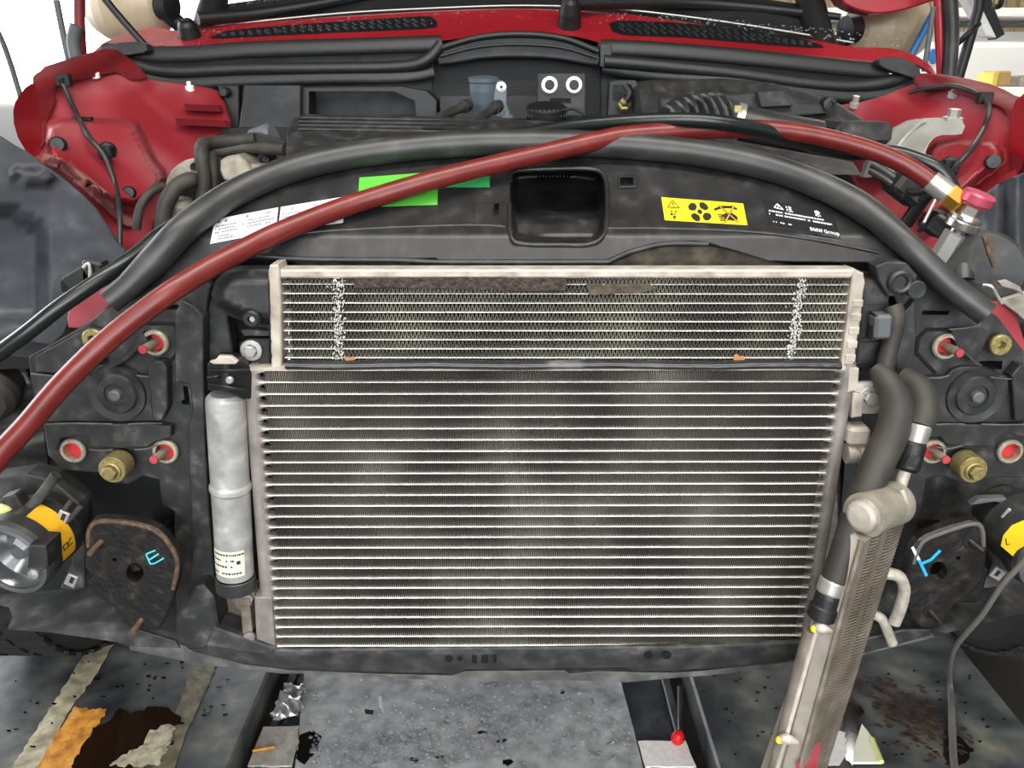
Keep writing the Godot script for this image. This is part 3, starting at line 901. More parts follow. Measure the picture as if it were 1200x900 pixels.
	for s in [-1, 1]:
		b = MB.new()
		b.tube([Vector3(s * 0.70, 1.0, -1.16), Vector3(s * 0.66, 1.3, -1.42), Vector3(s * 0.6, 1.56, -1.72)], 0.03, 10)
		obj("windscreen_pillar", b, M.dark_plastic, t)
	b = MB.new(); b.box(Vector3(0, 1.6, -2.2), Vector3(1.25, 0.05, 1.0))
	obj("roof", b, M.red_paint, t)
	for s in [-1, 1]:
		b = MB.new(); b.box(Vector3(s * 0.72, 0.62, -2.0), Vector3(0.05, 0.7, 1.4))
		obj("door", b, M.red_paint, t)
	# door mirrors, mirrored about the car
	var mp := P(152, 8, -1.42)
	var mr := P(1040, 34, -1.42)
	for q in [[mp, -1.0], [mr, 1.0]]:
		b = MB.new()
		var prof := []
		for i in 13:
			var a := PI * i / 12.0
			prof.append([0.088 * sin(a), -0.115 * cos(a)])
		b.lathe(q[0], Vector3(1, 0.02, -0.12 * q[1]), prof, 24)
		var sh := obj("door_mirror", b, M.beige_shell, t, "pale beige rounded door mirror shell")
		b = MB.new(); b.lathe(q[0] + Vector3(-q[1] * 0.085, 0.0, 0.05), Vector3(-q[1] * 0.9, -0.1, 0.35), [[0.0, 0.02], [0.034, 0.02], [0.03, 0.05], [0.0, 0.055]], 16)
		obj("mirror_foot", b, M.dark_plastic, sh)
		b = MB.new(); b.tube([q[0] + Vector3(-q[1] * 0.1, -0.01, 0.05), Vector3(q[1] * 0.7, 0.95, -1.45)], 0.02, 10)
		obj("mirror_arm", b, M.dark_plastic, sh)
	# wipers
	for q in [[[226, 18, 222, 40, 236, 46], [232, 22, -1.13, 300, 16, -1.2, 370, 5, -1.25, 440, -8, -1.3]], [[670, -4, 668, 14, 672, 28], [676, 4, -1.16, 800, 3, -1.26, 900, 10, -1.26, 985, 20, -1.2]]]:
		var c := P(q[0][2], q[0][3], -1.12)
		var wp := turned("wiper", c, Vector3(0.0, 0.9, 0.5), [[0.0, -0.03], [0.026, -0.03], [0.024, 0.0], [0.019, 0.022], [0.014, 0.03], [0.0, 0.032]], M.dark_plastic, t)
		hose("wiper_arm", q[1], [0.014, 0.012, 0.01, 0.007], M.dark_plastic, wp, "", 8)
	# raised bonnet: underside above the bay, its hinge posts, stays and conduit
	rows = []
	for i in 6:
		var row := []
		for j in 13:
			var x := -0.86 + 1.72 * j / 12.0
			var h := i / 5.0
			row.append(Vector3(x, 1.34 + 0.64 * h - x * x * 0.15, -1.72 + 1.35 * h))  # rear edge extended out of view so the windscreen reflects less ceiling
		rows.append(row)
	b = MB.new(); b.grid(rows, 0.02)
	var hood := obj("bonnet", b, M.red_paint, t, "raised red bonnet above the engine bay")
	for row in rows:
		for j in row.size(): row[j] += Vector3(0, -0.024, 0.012)
	b = MB.new(); b.grid(rows, 0.004)
	obj("added_bonnet_liner", b, M.seal_rubber, hood)  # unseen dark liner, added to darken what the windscreen reflects
	plate("bonnet_corner", soft(poly([978, -40, 984, -4, 996, 8, 1014, 14, 1034, 16, 1062, 11, 1090, 2, 1104, -6, 1110, -40]), 2), -1.2, 0.06, M.red_paint, hood, "", [], 0, 2.0)
	hose("hinge_post", [1101, -60, -1.12, 1101, 20, -1.12, 1104, 92, -1.12], 0.011, M.red_paint, hood)
	hose("conduit", [1110, -60, -1.1, 1113, 0, -1.1, 1115, 40, -1.1, 1112, 92, -1.1], 0.0155, M.rubber, hood, "black ribbed conduit beside the hinge post")
	hose("stay", [1094, 8, -1.08, 1083, 84, -1.08], 0.0055, M.grey_plastic, hood)
	hose("hinge_post", [94, -60, -1.12, 93, 20, -1.12, 96, 72, -1.12], 0.0115, M.dark_red, hood)
	hose("conduit", [90, 30, -1.1, 86, 48, -1.1, 90, 70, -1.1], 0.014, M.grey_plastic, hood)
	hose("stay", [108, -30, -1.0, 124, 0, -1.0, 172, 56, -1.0], 0.0075, M.dark_plastic, hood)
	hose("stay", [66, 0, -1.15, 73, 35, -1.15, 81, 72, -1.15], 0.007, M.grey_plastic, hood)
	# chassis rail ends that show beside the black carrier
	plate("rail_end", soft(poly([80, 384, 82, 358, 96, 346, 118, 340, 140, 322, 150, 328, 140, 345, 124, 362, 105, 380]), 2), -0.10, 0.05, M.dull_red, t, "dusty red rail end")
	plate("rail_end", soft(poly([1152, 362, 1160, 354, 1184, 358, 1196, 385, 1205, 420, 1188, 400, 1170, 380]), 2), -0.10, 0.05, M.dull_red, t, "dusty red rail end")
	# wheel-arch liners
	var lz := func(u, v): return -0.24 - 0.0005 * u - 0.05 * rise(depth_in(poly([-60, 240, 20, 238, 55, 262, 64, 320, 58, 385, -60, 392]), Vector2(u, v)), 22.0) + 0.03 * rise(depth_in(poly([10, 196, 20, 190, 48, 195, 64, 205, 62, 222, 12, 212]), Vector2(u, v)), 7.0)
	plate("wheel_arch_liner", soft(poly([-30, 172, 15, 170, 48, 192, 80, 215, 112, 245, 138, 285, 150, 302, 130, 330, 90, 352, 74, 392, 34, 416, -30, 420]), 2), lz, 0.004, M.liner, t, "dusty blue-grey wheel arch liner", [], 9.0)
	var rz := func(u, v): return -0.22 - 0.0005 * (1200 - u) - 0.012 * sin((u - 1160.0) * 0.16)
	plate("wheel_arch_liner", soft(poly([1230, 210, 1188, 208, 1156, 228, 1140, 262, 1136, 300, 1148, 330, 1170, 346, 1230, 352]), 2), rz, 0.004, M.liner, t, "dusty blue-grey wheel arch liner", [], 9.0)
	# front wheels on the ramps
	for s in [-1.0, 1.0]:
		var wh := Node3D.new()
		wh.name = numbered("front_wheel", t)
		wh.position = Vector3(0.04 + s * 0.8, 0, -0.47) - t.position
		t.add_child(wh)
		turned("tyre", Vector3(0.04 + s * 0.735, 0.292, -0.47), Vector3(s, 0, 0), [[0.19, 0.0], [0.27, 0.0], [0.288, 0.015], [0.292, 0.03], [0.292, 0.16], [0.285, 0.175], [0.27, 0.19], [0.19, 0.19]], M.tyre, wh, "", 48)
		turned("wheel_rim", Vector3(0.04 + s * 0.745, 0.292, -0.47), Vector3(s, 0, 0), [[0.19, 0.0], [0.17, 0.06], [0.05, 0.07], [0.0, 0.07]], M.cast_metal, wh)
		var tr := MB.new()
		for i in 44:
			var a := TAU * i / 44.0
			for k in 3:
				tr.box(Vector3(0.04 + s * (0.765 + 0.055 * k), 0.292 + cos(a) * 0.292, -0.47 + sin(a) * 0.292), Vector3(0.04, 0.006, 0.026), Basis(Vector3.RIGHT, a), 0.0)
		stuff(obj("tread_block", tr, M.tyre, wh))
	# water beads on the scuttle
	var mm := MultiMesh.new()
	mm.transform_format = MultiMesh.TRANSFORM_3D
	var sp := SphereMesh.new()
	sp.radius = 1.0; sp.height = 2.0; sp.radial_segments = 8; sp.rings = 5
	mm.mesh = sp
	rng.seed = 91
	var xf := []
	while xf.size() < 420:
		var u := rng.randf_range(150, 1060)
		var k := absf(u - 605.0) / 455.0
		var v := lerpf(13, 46, k * k) + absf(rng.randfn(0, 1.0)) * lerpf(5, 11, k)
		if rng.randf() > 0.35 + k: continue
		var r := rng.randf_range(0.0012, 0.0028)
		xf.append(Transform3D(Basis.IDENTITY.scaled(Vector3(r, r * 0.7, r)), P(u, v, cz.call(u, v) + 0.001)))
	mm.instance_count = xf.size()
	for i in xf.size(): mm.set_instance_transform(i, xf[i])
	var mi := MultiMeshInstance3D.new()
	mi.name = "rain_beads"
	mi.multimesh = mm
	mi.material_override = M.water
	add_child(mi)
	tag(mi, "tiny rain beads along the red scuttle panel's rear edge", "water drops", "", "stuff")

# ------------------------------------------------------------------ engine bay
func engine_bay() -> void:
	var t := thing("bulkhead", "black bulkhead trim with moulded seals across the back of the engine bay", "bulkhead", Vector3(0, 0.6, -1.0))
	plate("bulkhead_panel", soft(poly([150, 70, 320, 60, 500, 58, 620, 40, 720, 58, 900, 75, 1060, 88, 1070, 112, 1030, 175, 940, 200, 260, 200, 256, 150, 258, 110, 200, 98]), 1), -0.97, 0.02, M.cowl_plastic, t, "", [], 30.0)
	plate("dark_bay_fill", [140, 150, 1085, 150, 1085, 330, 140, 330], -0.80, 0.02, M.dash, t, "", [], 0.0, 0.0)  # dark sheet added to fill the bay, standing in for its shade
	plate("recess", [507, 60, 704, 60, 704, 170, 507, 170], -0.955, 0.01, M.dash, t, "dark recess below the bonnet arch")
	plate("shelf", [515, 112, 665, 112, 665, 140, 515, 140], -0.90, 0.04, M.cowl_plastic, t)
	plate("arch", soft(poly([512, 56, 535, 48, 570, 42, 610, 40, 650, 43, 685, 52, 701, 60, 701, 77, 660, 70, 610, 67, 560, 69, 515, 76]), 2), -0.91, 0.05, M.cowl_plastic, t, "arched grey beam", [], 14.0, 2.0)
	hose("arch_lip", [514, 57, -0.905, 560, 44, -0.905, 610, 40, -0.905, 660, 45, -0.905, 701, 60, -0.905], 0.006, M.seal_rubber, t, "", 8)
	hose("arch_lip", [516, 66, -0.90, 560, 55, -0.90, 610, 52, -0.90, 660, 56, -0.90, 700, 68, -0.90], 0.003, M.seal_rubber, t, "", 8)
	var band := func(a: Array, r: float, fl: float) -> void:
		var b := MB.new()
		b.tube(path(a), r, 14, true, 5, fl, Vector3(0, 0.3, 1))
		obj("weather_seal", b, M.seal_rubber, t)
	band.call([122, 60, -0.93, 150, 62, -0.92, 180, 64, -0.92, 230, 63, -0.92, 300, 58, -0.92, 400, 55, -0.92, 518, 51, -0.92], 0.0165, 0.6)
	band.call([138, 64, -0.91, 160, 76, -0.90, 200, 84, -0.90, 280, 81, -0.90, 380, 80, -0.90, 470, 78, -0.90, 500, 70, -0.90, 517, 52, -0.91], 0.0115, 1.0)
	band.call([145, 72, -0.91, 165, 88, -0.90, 205, 97, -0.90, 280, 94, -0.90, 380, 91, -0.90, 470, 90, -0.90, 508, 84, -0.91], 0.0125, 0.6)
	band.call([704, 56, -0.92, 760, 58, -0.92, 860, 66, -0.92, 960, 76, -0.92, 1040, 84, -0.92], 0.0165, 0.6)
	band.call([708, 72, -0.90, 760, 76, -0.90, 860, 86, -0.90, 940, 97, -0.90, 1000, 101, -0.90, 1045, 95, -0.90, 1068, 82, -0.92], 0.0125, 1.0)
	band.call([706, 78, -0.91, 760, 86, -0.91, 850, 94, -0.90, 930, 106, -0.90, 1000, 113, -0.90, 1050, 108, -0.90, 1074, 90, -0.92], 0.014, 0.7)
	plate("corner_cap", soft(poly([120, 56, 140, 50, 165, 49, 172, 56, 168, 62, 135, 66, 124, 64]), 2), -0.88, 0.03, M.cowl_plastic, t)
	plate("corner_cap", soft(poly([1030, 72, 1040, 67, 1060, 69, 1078, 80, 1076, 92, 1060, 88, 1036, 80]), 2), -0.88, 0.03, M.cowl_plastic, t)
	plate("ribbed_end", [703, 50, 716, 52, 718, 72, 712, 80, 703, 78], -0.9, 0.04, M.seal_rubber, t)
	plate("air_duct", soft(poly([352, 102, 470, 101, 500, 106, 512, 118, 512, 142, 352, 142]), 1), -0.88, 0.06, M.dark_plastic, t, "dark square duct mouth", [poly([362, 107, 462, 107, 486, 118, 488, 136, 362, 136])])
	plate("side_panel", [286, 100, 352, 100, 352, 150, 280, 150], -0.86, 0.02, M.cowl_plastic, t)
	turned("plug", P(263, 108, -0.86), Vector3.BACK, [[0.0095, -0.02], [0.0095, 0.006], [0.007, 0.009], [0.0, 0.009]], M.dark_plastic, t)
	plate("side_panel", [256, 100, 280, 100, 280, 150, 262, 150, 258, 125], -0.875, 0.02, M.dark_plastic, t)
	# bracket with the two white-ringed grommets
	t = thing("grommet_bracket", "square black bracket with two white ringed grommets like a pair of eyes", "bracket", P(657, 140, -0.8))
	plate("bracket_plate", [630, 86, 686, 86, 686, 136, 630, 136], -0.8, 0.02, M.cowl_plastic, t, "", [poly([644, 115, 669, 115, 669, 121, 644, 121])], 0.0, 0.8)
	for u in [644, 672.5]:
		var g := turned("grommet", P(u, 99.5, -0.8), Vector3.BACK, [[0.0152, 0.0], [0.0152, 0.004], [0.0135, 0.006], [0.009, 0.006], [0.009, 0.001], [0.0, 0.001]], M.white_plastic, t, "white ring grommet")
		turned("rubber_centre", P(u, 99.5, -0.799), Vector3.BACK, [[0.0088, 0.0], [0.0088, 0.006], [0.007, 0.008], [0.003, 0.008], [0.003, 0.005], [0.0, 0.005]], M.dark_plastic, g)
	# black cap under the bracket
	t = thing("filler_cap", "flat black ribbed filler cap below the grommet bracket", "cap", P(642, 142, -0.62))
	turned("cap", P(640, 139, -0.62), Vector3(0, 1, 0.25), [[0.0, 0.0], [0.032, 0.0], [0.034, 0.006], [0.034, 0.018], [0.03, 0.021], [0.0, 0.021]], M.dark_plastic, t, "", 28)
	for i in 14:
		var a := PI * (0.05 + 0.9 * i / 13.0)
		block("rib", P(640, 139, -0.62) + Vector3(cos(a) * 0.034, 0.009, sin(a) * 0.034), Vector3(0.003, 0.012, 0.003), M.dark_plastic, t)
	hose("tether", [655, 130, -0.6, 672, 128, -0.58, 682, 134, -0.57, 676, 140, -0.56], 0.0025, M.dark_plastic, t, "", 6)
	# pale blue-grey breather housing with two black stub pipes
	t = thing("breather_housing", "blue-grey plastic housing with a rounded neck and screw lug", "housing", P(572, 138, -0.72))
	turned("neck", P(567, 127, -0.72), Vector3(0, 1, 0.12), [[0.0, 0.0], [0.02, 0.0], [0.023, 0.01], [0.0255, 0.03], [0.0255, 0.043], [0.027, 0.046], [0.027, 0.052], [0.022, 0.053], [0.0, 0.05]], M.blue_grey_plastic, t)
	plate("lug", soft(poly([580, 100, 584, 94, 592, 96, 594, 106, 594, 122, 598, 138, 580, 136, 578, 118]), 2), -0.70, 0.02, M.blue_grey_plastic, t)
	var sc := turned("screw", P(587.5, 102, -0.70), Vector3.BACK, [[0.0085, 0.0], [0.0085, 0.002], [0.0045, 0.0025], [0.0045, 0.0055], [0.0, 0.0055]], M.steel, t)
	turned("screw_socket", P(587.5, 102, -0.6945), Vector3.BACK, [[0.0028, 0.0], [0.0028, 0.0004], [0.0, 0.0004]], M.ink, sc)
	for q in [[546, 124, -0.66, 514, 138, -0.56], [582, 125, -0.64, 556, 142, -0.54]]:
		var b := MB.new()
		b.tube([P(q[0], q[1], q[2]), P(q[3], q[4], q[5])], 0.0075, 12, true, 1)
		var o := obj("stub_pipe", b, M.rubber, null)
		tag(o, "black rubber capped stub pipe furthest from the grommet bracket" if q[0] < 560 else "black rubber capped stub pipe below the housing's screw lug", "pipe", "stub pipes by the breather housing")
		var e := MB.new()
		e.lathe(P(q[0], q[1], q[2]), P(q[0], q[1], q[2]) - P(q[3], q[4], q[5]), [[0.0, -0.014], [0.0105, -0.014], [0.0115, -0.004], [0.0105, 0.008], [0.0, 0.0095]], 16)
		obj("end_cap", e, M.rubber, o)
	turned("nut", P(594, 138, -0.6), Vector3.UP, [[0.0, 0.0], [0.012, 0.0], [0.012, 0.005], [0.006, 0.006], [0.006, 0.012], [0.0, 0.012]], M.grey_plastic, t)
	# engine cover with ribs
	var cz := func(u, v): return -0.34 - (180.0 - v) * 0.004
	t = thing("engine_cover", "flat black engine cover with fine ribs behind the round rubber seal", "cover", P(600, 170, -0.36))
	plate("cover", soft(poly([334, 196, 336, 150, 344, 138, 352, 135, 430, 136, 560, 139, 640, 143, 720, 152, 860, 165, 1000, 190, 1010, 205]), 1), cz, 0.06, M.plastic, t, "", [], 14.0, 2.0)
	for i in 4:
		var v := 139.0 + i * 4.5
		hose("rib", [350, v - 1, cz.call(350, v) + 0.003, 480, v + 1, cz.call(480, v) + 0.003, 640 - i * 8, v + 4.5, cz.call(640, v) + 0.003], 0.0022, M.plastic, t, "", 6)
	plate("notch", [498, 146, 518, 146, 522, 151, 494, 151], func(u, v): return cz.call(u, v) + 0.007, 0.006, M.void_black, t)
	# air box at the other side
	t = thing("air_box", "large black plastic air filter box beneath the seals", "air box", P(880, 165, -0.7))
	plate("box_body", soft(poly([748, 104, 760, 94, 850, 92, 905, 97, 960, 112, 985, 122, 1015, 142, 1025, 152, 1024, 166, 990, 180, 760, 172]), 1), func(u, v): return -0.74 + (v - 92.0) * 0.002, 0.12, M.plastic, t, "", [], 16.0, 2.0)
	plate("lid", soft(poly([775, 115, 860, 110, 895, 106, 920, 108, 935, 120, 975, 122, 975, 132, 930, 136, 860, 140, 776, 140]), 1), func(u, v): return -0.66 + (v - 110.0) * 0.001, 0.04, M.cowl_plastic, t, "", [], 16.0, 2.0)
	plate("latch", [888, 108, 918, 106, 930, 124, 892, 126], -0.63, 0.02, M.plastic, t)
	turned("mount_bush", P(972, 122, -0.64), Vector3.BACK, [[0.011, -0.02], [0.011, 0.004], [0.005, 0.005], [0.005, 0.0], [0.0, 0.0]], M.dark_plastic, t)
	block("side_box", P(1000, 155, -0.58), Vector3(0.09, 0.035, 0.1), M.plastic, t, "", Basis.IDENTITY, 0.008)
	t = thing("intake_hose", "black corrugated intake hose with a bright clamp beside the air box", "hose", P(830, 150, -0.55))
	var b := MB.new()
	var pts := path([785, 150, -0.52, 800, 138, -0.54, 820, 134, -0.55, 845, 136, -0.55, 865, 142, -0.55, 900, 150, -0.54, 960, 160, -0.54])
	var rr := [0.032, 0.033, 0.031, 0.029, 0.027, 0.026, 0.025]
	b.tube(pts, rr, 18)
	obj("hose", b, M.rubber, t)
	for i in 7:
		var k := i / 6.0
		var c := (pts[0] as Vector3).lerp(pts[3], k) + Vector3(0, 0.006 * sin(k * PI), 0)
		turned("corrugation", c, (pts[3] - pts[0]), [[0.03, -0.004], [0.036, -0.002], [0.036, 0.002], [0.03, 0.004]], M.rubber, t, "", 20)
	turned("clamp", P(864, 143, -0.55), (pts[5] - pts[3]), [[0.027, -0.006], [0.0295, -0.006], [0.0295, 0.006], [0.027, 0.006]], M.steel, t, "bright metal hose clamp")
	block("clamp_screw", P(864, 128, -0.53), Vector3(0.014, 0.012, 0.012), M.gold_metal, t)
	t = thing("sensor_mount", "small black mount holding a dull brass fitting beside the bonnet arch", "mount", P(735, 140, -0.78))
	plate("mount", [714, 96, 722, 94, 745, 94, 754, 112, 754, 140, 712, 140], -0.8, 0.03, M.cowl_plastic, t, "", [poly([718, 100, 740, 99, 742, 118, 718, 118])])
	turned("fitting", P(731, 125, -0.79), Vector3(0, 0.6, 1), [[0.0, 0.0], [0.012, 0.0], [0.012, 0.01], [0.008, 0.012], [0.008, 0.02], [0.0, 0.02]], M.gold_metal, t, "", 6, true)
	hose("sensor_lead", [733, 100, -0.77, 738, 110, -0.76, 733, 118, -0.76], 0.006, M.dark_plastic, t, "", 8)
	# cast parts, canister and black hoses at the other corner
	t = thing("cast_housing", "pale cast alloy housing among the black hoses", "housing", P(215, 230, -0.42))
	plate("casting", soft(poly([194, 214, 200, 200, 216, 188, 228, 186, 238, 188, 240, 200, 236, 208, 222, 214, 206, 218, 196, 218]), 2), func(u, v): return -0.42 - 0.00025 * (u - 215) * (u - 215) * 0.1, 0.05, M.cast_metal, t, "", [ring(227, 196, 4.5, 5.5, 14)], 8.0, 2.0)
	turned("canister", P(212, 262, -0.40), Vector3(0.05, 1, 0.1), [[0.0, 0.0], [0.021, 0.0], [0.023, 0.004], [0.023, 0.028], [0.019, 0.036], [0.008, 0.038], [0.0, 0.038]], M.cast_metal, t)
	t = thing("cast_block", "grey-beige cast alloy block half hidden by the round seal", "block", P(275, 215, -0.4))
	plate("casting", soft(poly([258, 188, 266, 183, 278, 181, 288, 188, 294, 198, 290, 208, 276, 214, 262, 210, 258, 200]), 1), func(u, v): return -0.4 + (v - 180) * 0.0008, 0.06, M.cast_metal, t, "", [], 8.0, 2.0)
	block("boss", P(303, 200, -0.41), Vector3(0.022, 0.02, 0.03), M.oily_metal, t)
	hose("ring", [299, 200, -0.38, 302, 196, -0.38, 306, 195, -0.38, 309, 197, -0.38], 0.002, M.steel, t, "", 6)
	t = thing("engine_pipe", "stubby grey pipe end and dark cable bundle below the engine cover's corner", "pipe", P(320, 165, -0.5))
	turned("pipe_end", P(318, 160, -0.5), Vector3(1, 0.3, 0.3), [[0.0, -0.03], [0.02, -0.03], [0.02, 0.0], [0.015, 0.005], [0.0, 0.005]], M.grey_plastic, t)
	for i in 5:
		hose("wire", [290, 158 + i, -0.45, 305, 158 + i * 2, -0.44, 335, 168 + i * 3, -0.42], 0.003, M.rubber, t, "", 6)
	var hz := [
		["vacuum_hose", [234, 250, -0.38, 240, 215, -0.38, 236, 185, -0.38, 237, 170, -0.40, 250, 167, -0.42, 280, 165, -0.44, 300, 163, -0.44], 0.0095, "black ribbed hose turning up and over beside the red inner wing"],
		["vacuum_hose", [250, 236, -0.40, 250, 205, -0.40, 248, 180, -0.42, 262, 177, -0.43, 290, 173, -0.44, 334, 176, -0.42], 0.0085, "second black hose running below the ribbed one"],
		["coolant_hose", [190, 268, -0.36, 194, 240, -0.36, 206, 220, -0.37, 222, 211, -0.38, 230, 214, -0.40], 0.0115, "thick grey-black hose bending over the alloy canister"],
		["coolant_hose", [160, 268, -0.36, 164, 244, -0.36, 176, 226, -0.37, 192, 218, -0.39], 0.0062, "thin black hose curving up to the alloy housing"],
		["coolant_hose", [252, 242, -0.42, 262, 212, -0.43, 272, 211, -0.42, 272, 222, -0.40], 0.007, "short black hose hooked behind the round seal"],
	]
	for h in hz:
		var o := hose(h[0], h[1], h[2], M.hose_rubber)
		tag(o, h[3], "hose", "hoses in the engine bay's corner")
	for q in [[296, 180, 0.010], [318, 181, 0.009], [312, 190, 0.008], [330, 186, 0.009]]:
		turned("connector_plug", P(q[0], q[1], -0.47), Vector3(0.2, 0.4, 1), [[0.0, 0.0], [q[2], 0.0], [q[2], 0.012], [q[2] * 0.7, 0.016], [0.0, 0.016]], M.dark_plastic, t)
	# bonnet release cables
	t = thing("release_cable", "thin dark cable with clips crossing the haze-painted red inner wing", "cable", P(140, 280, -0.44), "bonnet release cables")
	hose("cable", [70, 92, inner_z(70, 92) + 0.03, 76, 104, inner_z(76, 104) + 0.03, 88, 130, inner_z(88, 130) + 0.03, 104, 160, inner_z(104, 160) + 0.03, 122, 182, inner_z(122, 182) + 0.03, 134, 215, -0.45, 140, 250, -0.40, 140, 300, -0.36], 0.0042, M.rubber, t, "", 8)
	block("clip", P(75, 94, inner_z(75, 94) + 0.025), Vector3(0.022, 0.02, 0.014), M.dark_plastic, t)
	block("clip", P(125, 178, inner_z(125, 178) + 0.025), Vector3(0.02, 0.018, 0.02), M.dark_plastic, t)
	block("clip", P(97, 139, inner_z(97, 139) + 0.025), Vector3(0.03, 0.006, 0.01), M.dark_plastic, t)
	t = thing("release_cable", "thin dark cable looping over the red wing above the pale bracket", "cable", P(1090, 270, -0.44), "bonnet release cables")
	hose("cable", [1066, 108, outer_z(1066, 108) + 0.03, 1090, 103, outer_z(1090, 103) + 0.03, 1120, 101, outer_z(1120, 101) + 0.03, 1148, 112, outer_z(1148, 112) + 0.03, 1159, 125, outer_z(1159, 125) + 0.03, 1155, 145, outer_z(1155, 145) + 0.03, 1140, 172, outer_z(1140, 172) + 0.03, 1118, 198, outer_z(1118, 198) + 0.03, 1096, 235, -0.46, 1078, 270, -0.40], 0.0042, M.rubber, t, "", 8)
	block("clip", P(1154, 115, outer_z(1154, 115) + 0.025), Vector3(0.022, 0.018, 0.014), M.dark_plastic, t)
	block("clip", P(1113, 195, outer_z(1113, 195) + 0.025), Vector3(0.022, 0.02, 0.02), M.dark_plastic, t)
	# pale bracket bolted over the other wing
	t = thing("support_bracket", "pale grey cast support bracket bolted onto the red inner wing", "bracket", P(1075, 200, -0.45))
	plate("bracket_arm", soft(poly([1012, 208, 1026, 176, 1044, 156, 1062, 145, 1078, 140, 1127, 139, 1128, 157, 1106, 158, 1094, 163, 1086, 176, 1080, 196, 1070, 218, 1058, 216, 1030, 206]), 2), func(u, v): return outer_z(u, 150) + 0.075 + (v - 140) * 0.001, 0.018, M.bracket_metal, t, "", [], 10.0, 2.0)
	hose("stiffening_rib", [1040, 190, outer_z(1040, 150) + 0.128, 1056, 166, outer_z(1056, 150) + 0.104, 1074, 148, outer_z(1074, 150) + 0.086, 1085, 141, outer_z(1085, 150) + 0.08], 0.004, M.bracket_metal, t, "", 8)
	var bt := turned("bolt", P(1117, 138, outer_z(1117, 150) + 0.06), Vector3(0, 1, 0.15), [[0.0, -0.004], [0.015, -0.004], [0.015, 0.001], [0.0095, 0.002], [0.0095, 0.013], [0.0, 0.014]], M.bolt_metal, t, "", 6, true)
	bt.set_meta("label", "pale hex bolt on top of the bracket")
	# headlamp-side bits beside the coupler
	t = thing("harness_bundle", "dark plastic connector and wiring bundle below the brass hose nut", "connector", P(1080, 250, -0.3))
	block("plug", P(1062, 222, -0.3), Vector3(0.05, 0.03, 0.05), M.plastic, t, "", Basis(Vector3.BACK, -0.6), 0.006)
	block("plug", P(1098, 262, -0.26), Vector3(0.03, 0.03, 0.04), M.dark_plastic, t, "", Basis(Vector3.BACK, -0.6), 0.005)
	hose("lead", [1022, 192, -0.32, 1050, 210, -0.3, 1070, 224, -0.27, 1088, 222, -0.25], 0.006, M.rubber, t, "", 8)
	hose("lead", [1020, 200, -0.32, 1040, 212, -0.3, 1060, 230, -0.28], 0.005, M.rubber, t, "", 8)
	hose("lead", [1062, 262, -0.3, 1080, 236, -0.28, 1092, 222, -0.27], 0.009, M.rubber, t, "", 8)
	hose("rod", [1082, 262, -0.24, 1098, 230, -0.26], 0.0028, M.steel, t, "", 6)

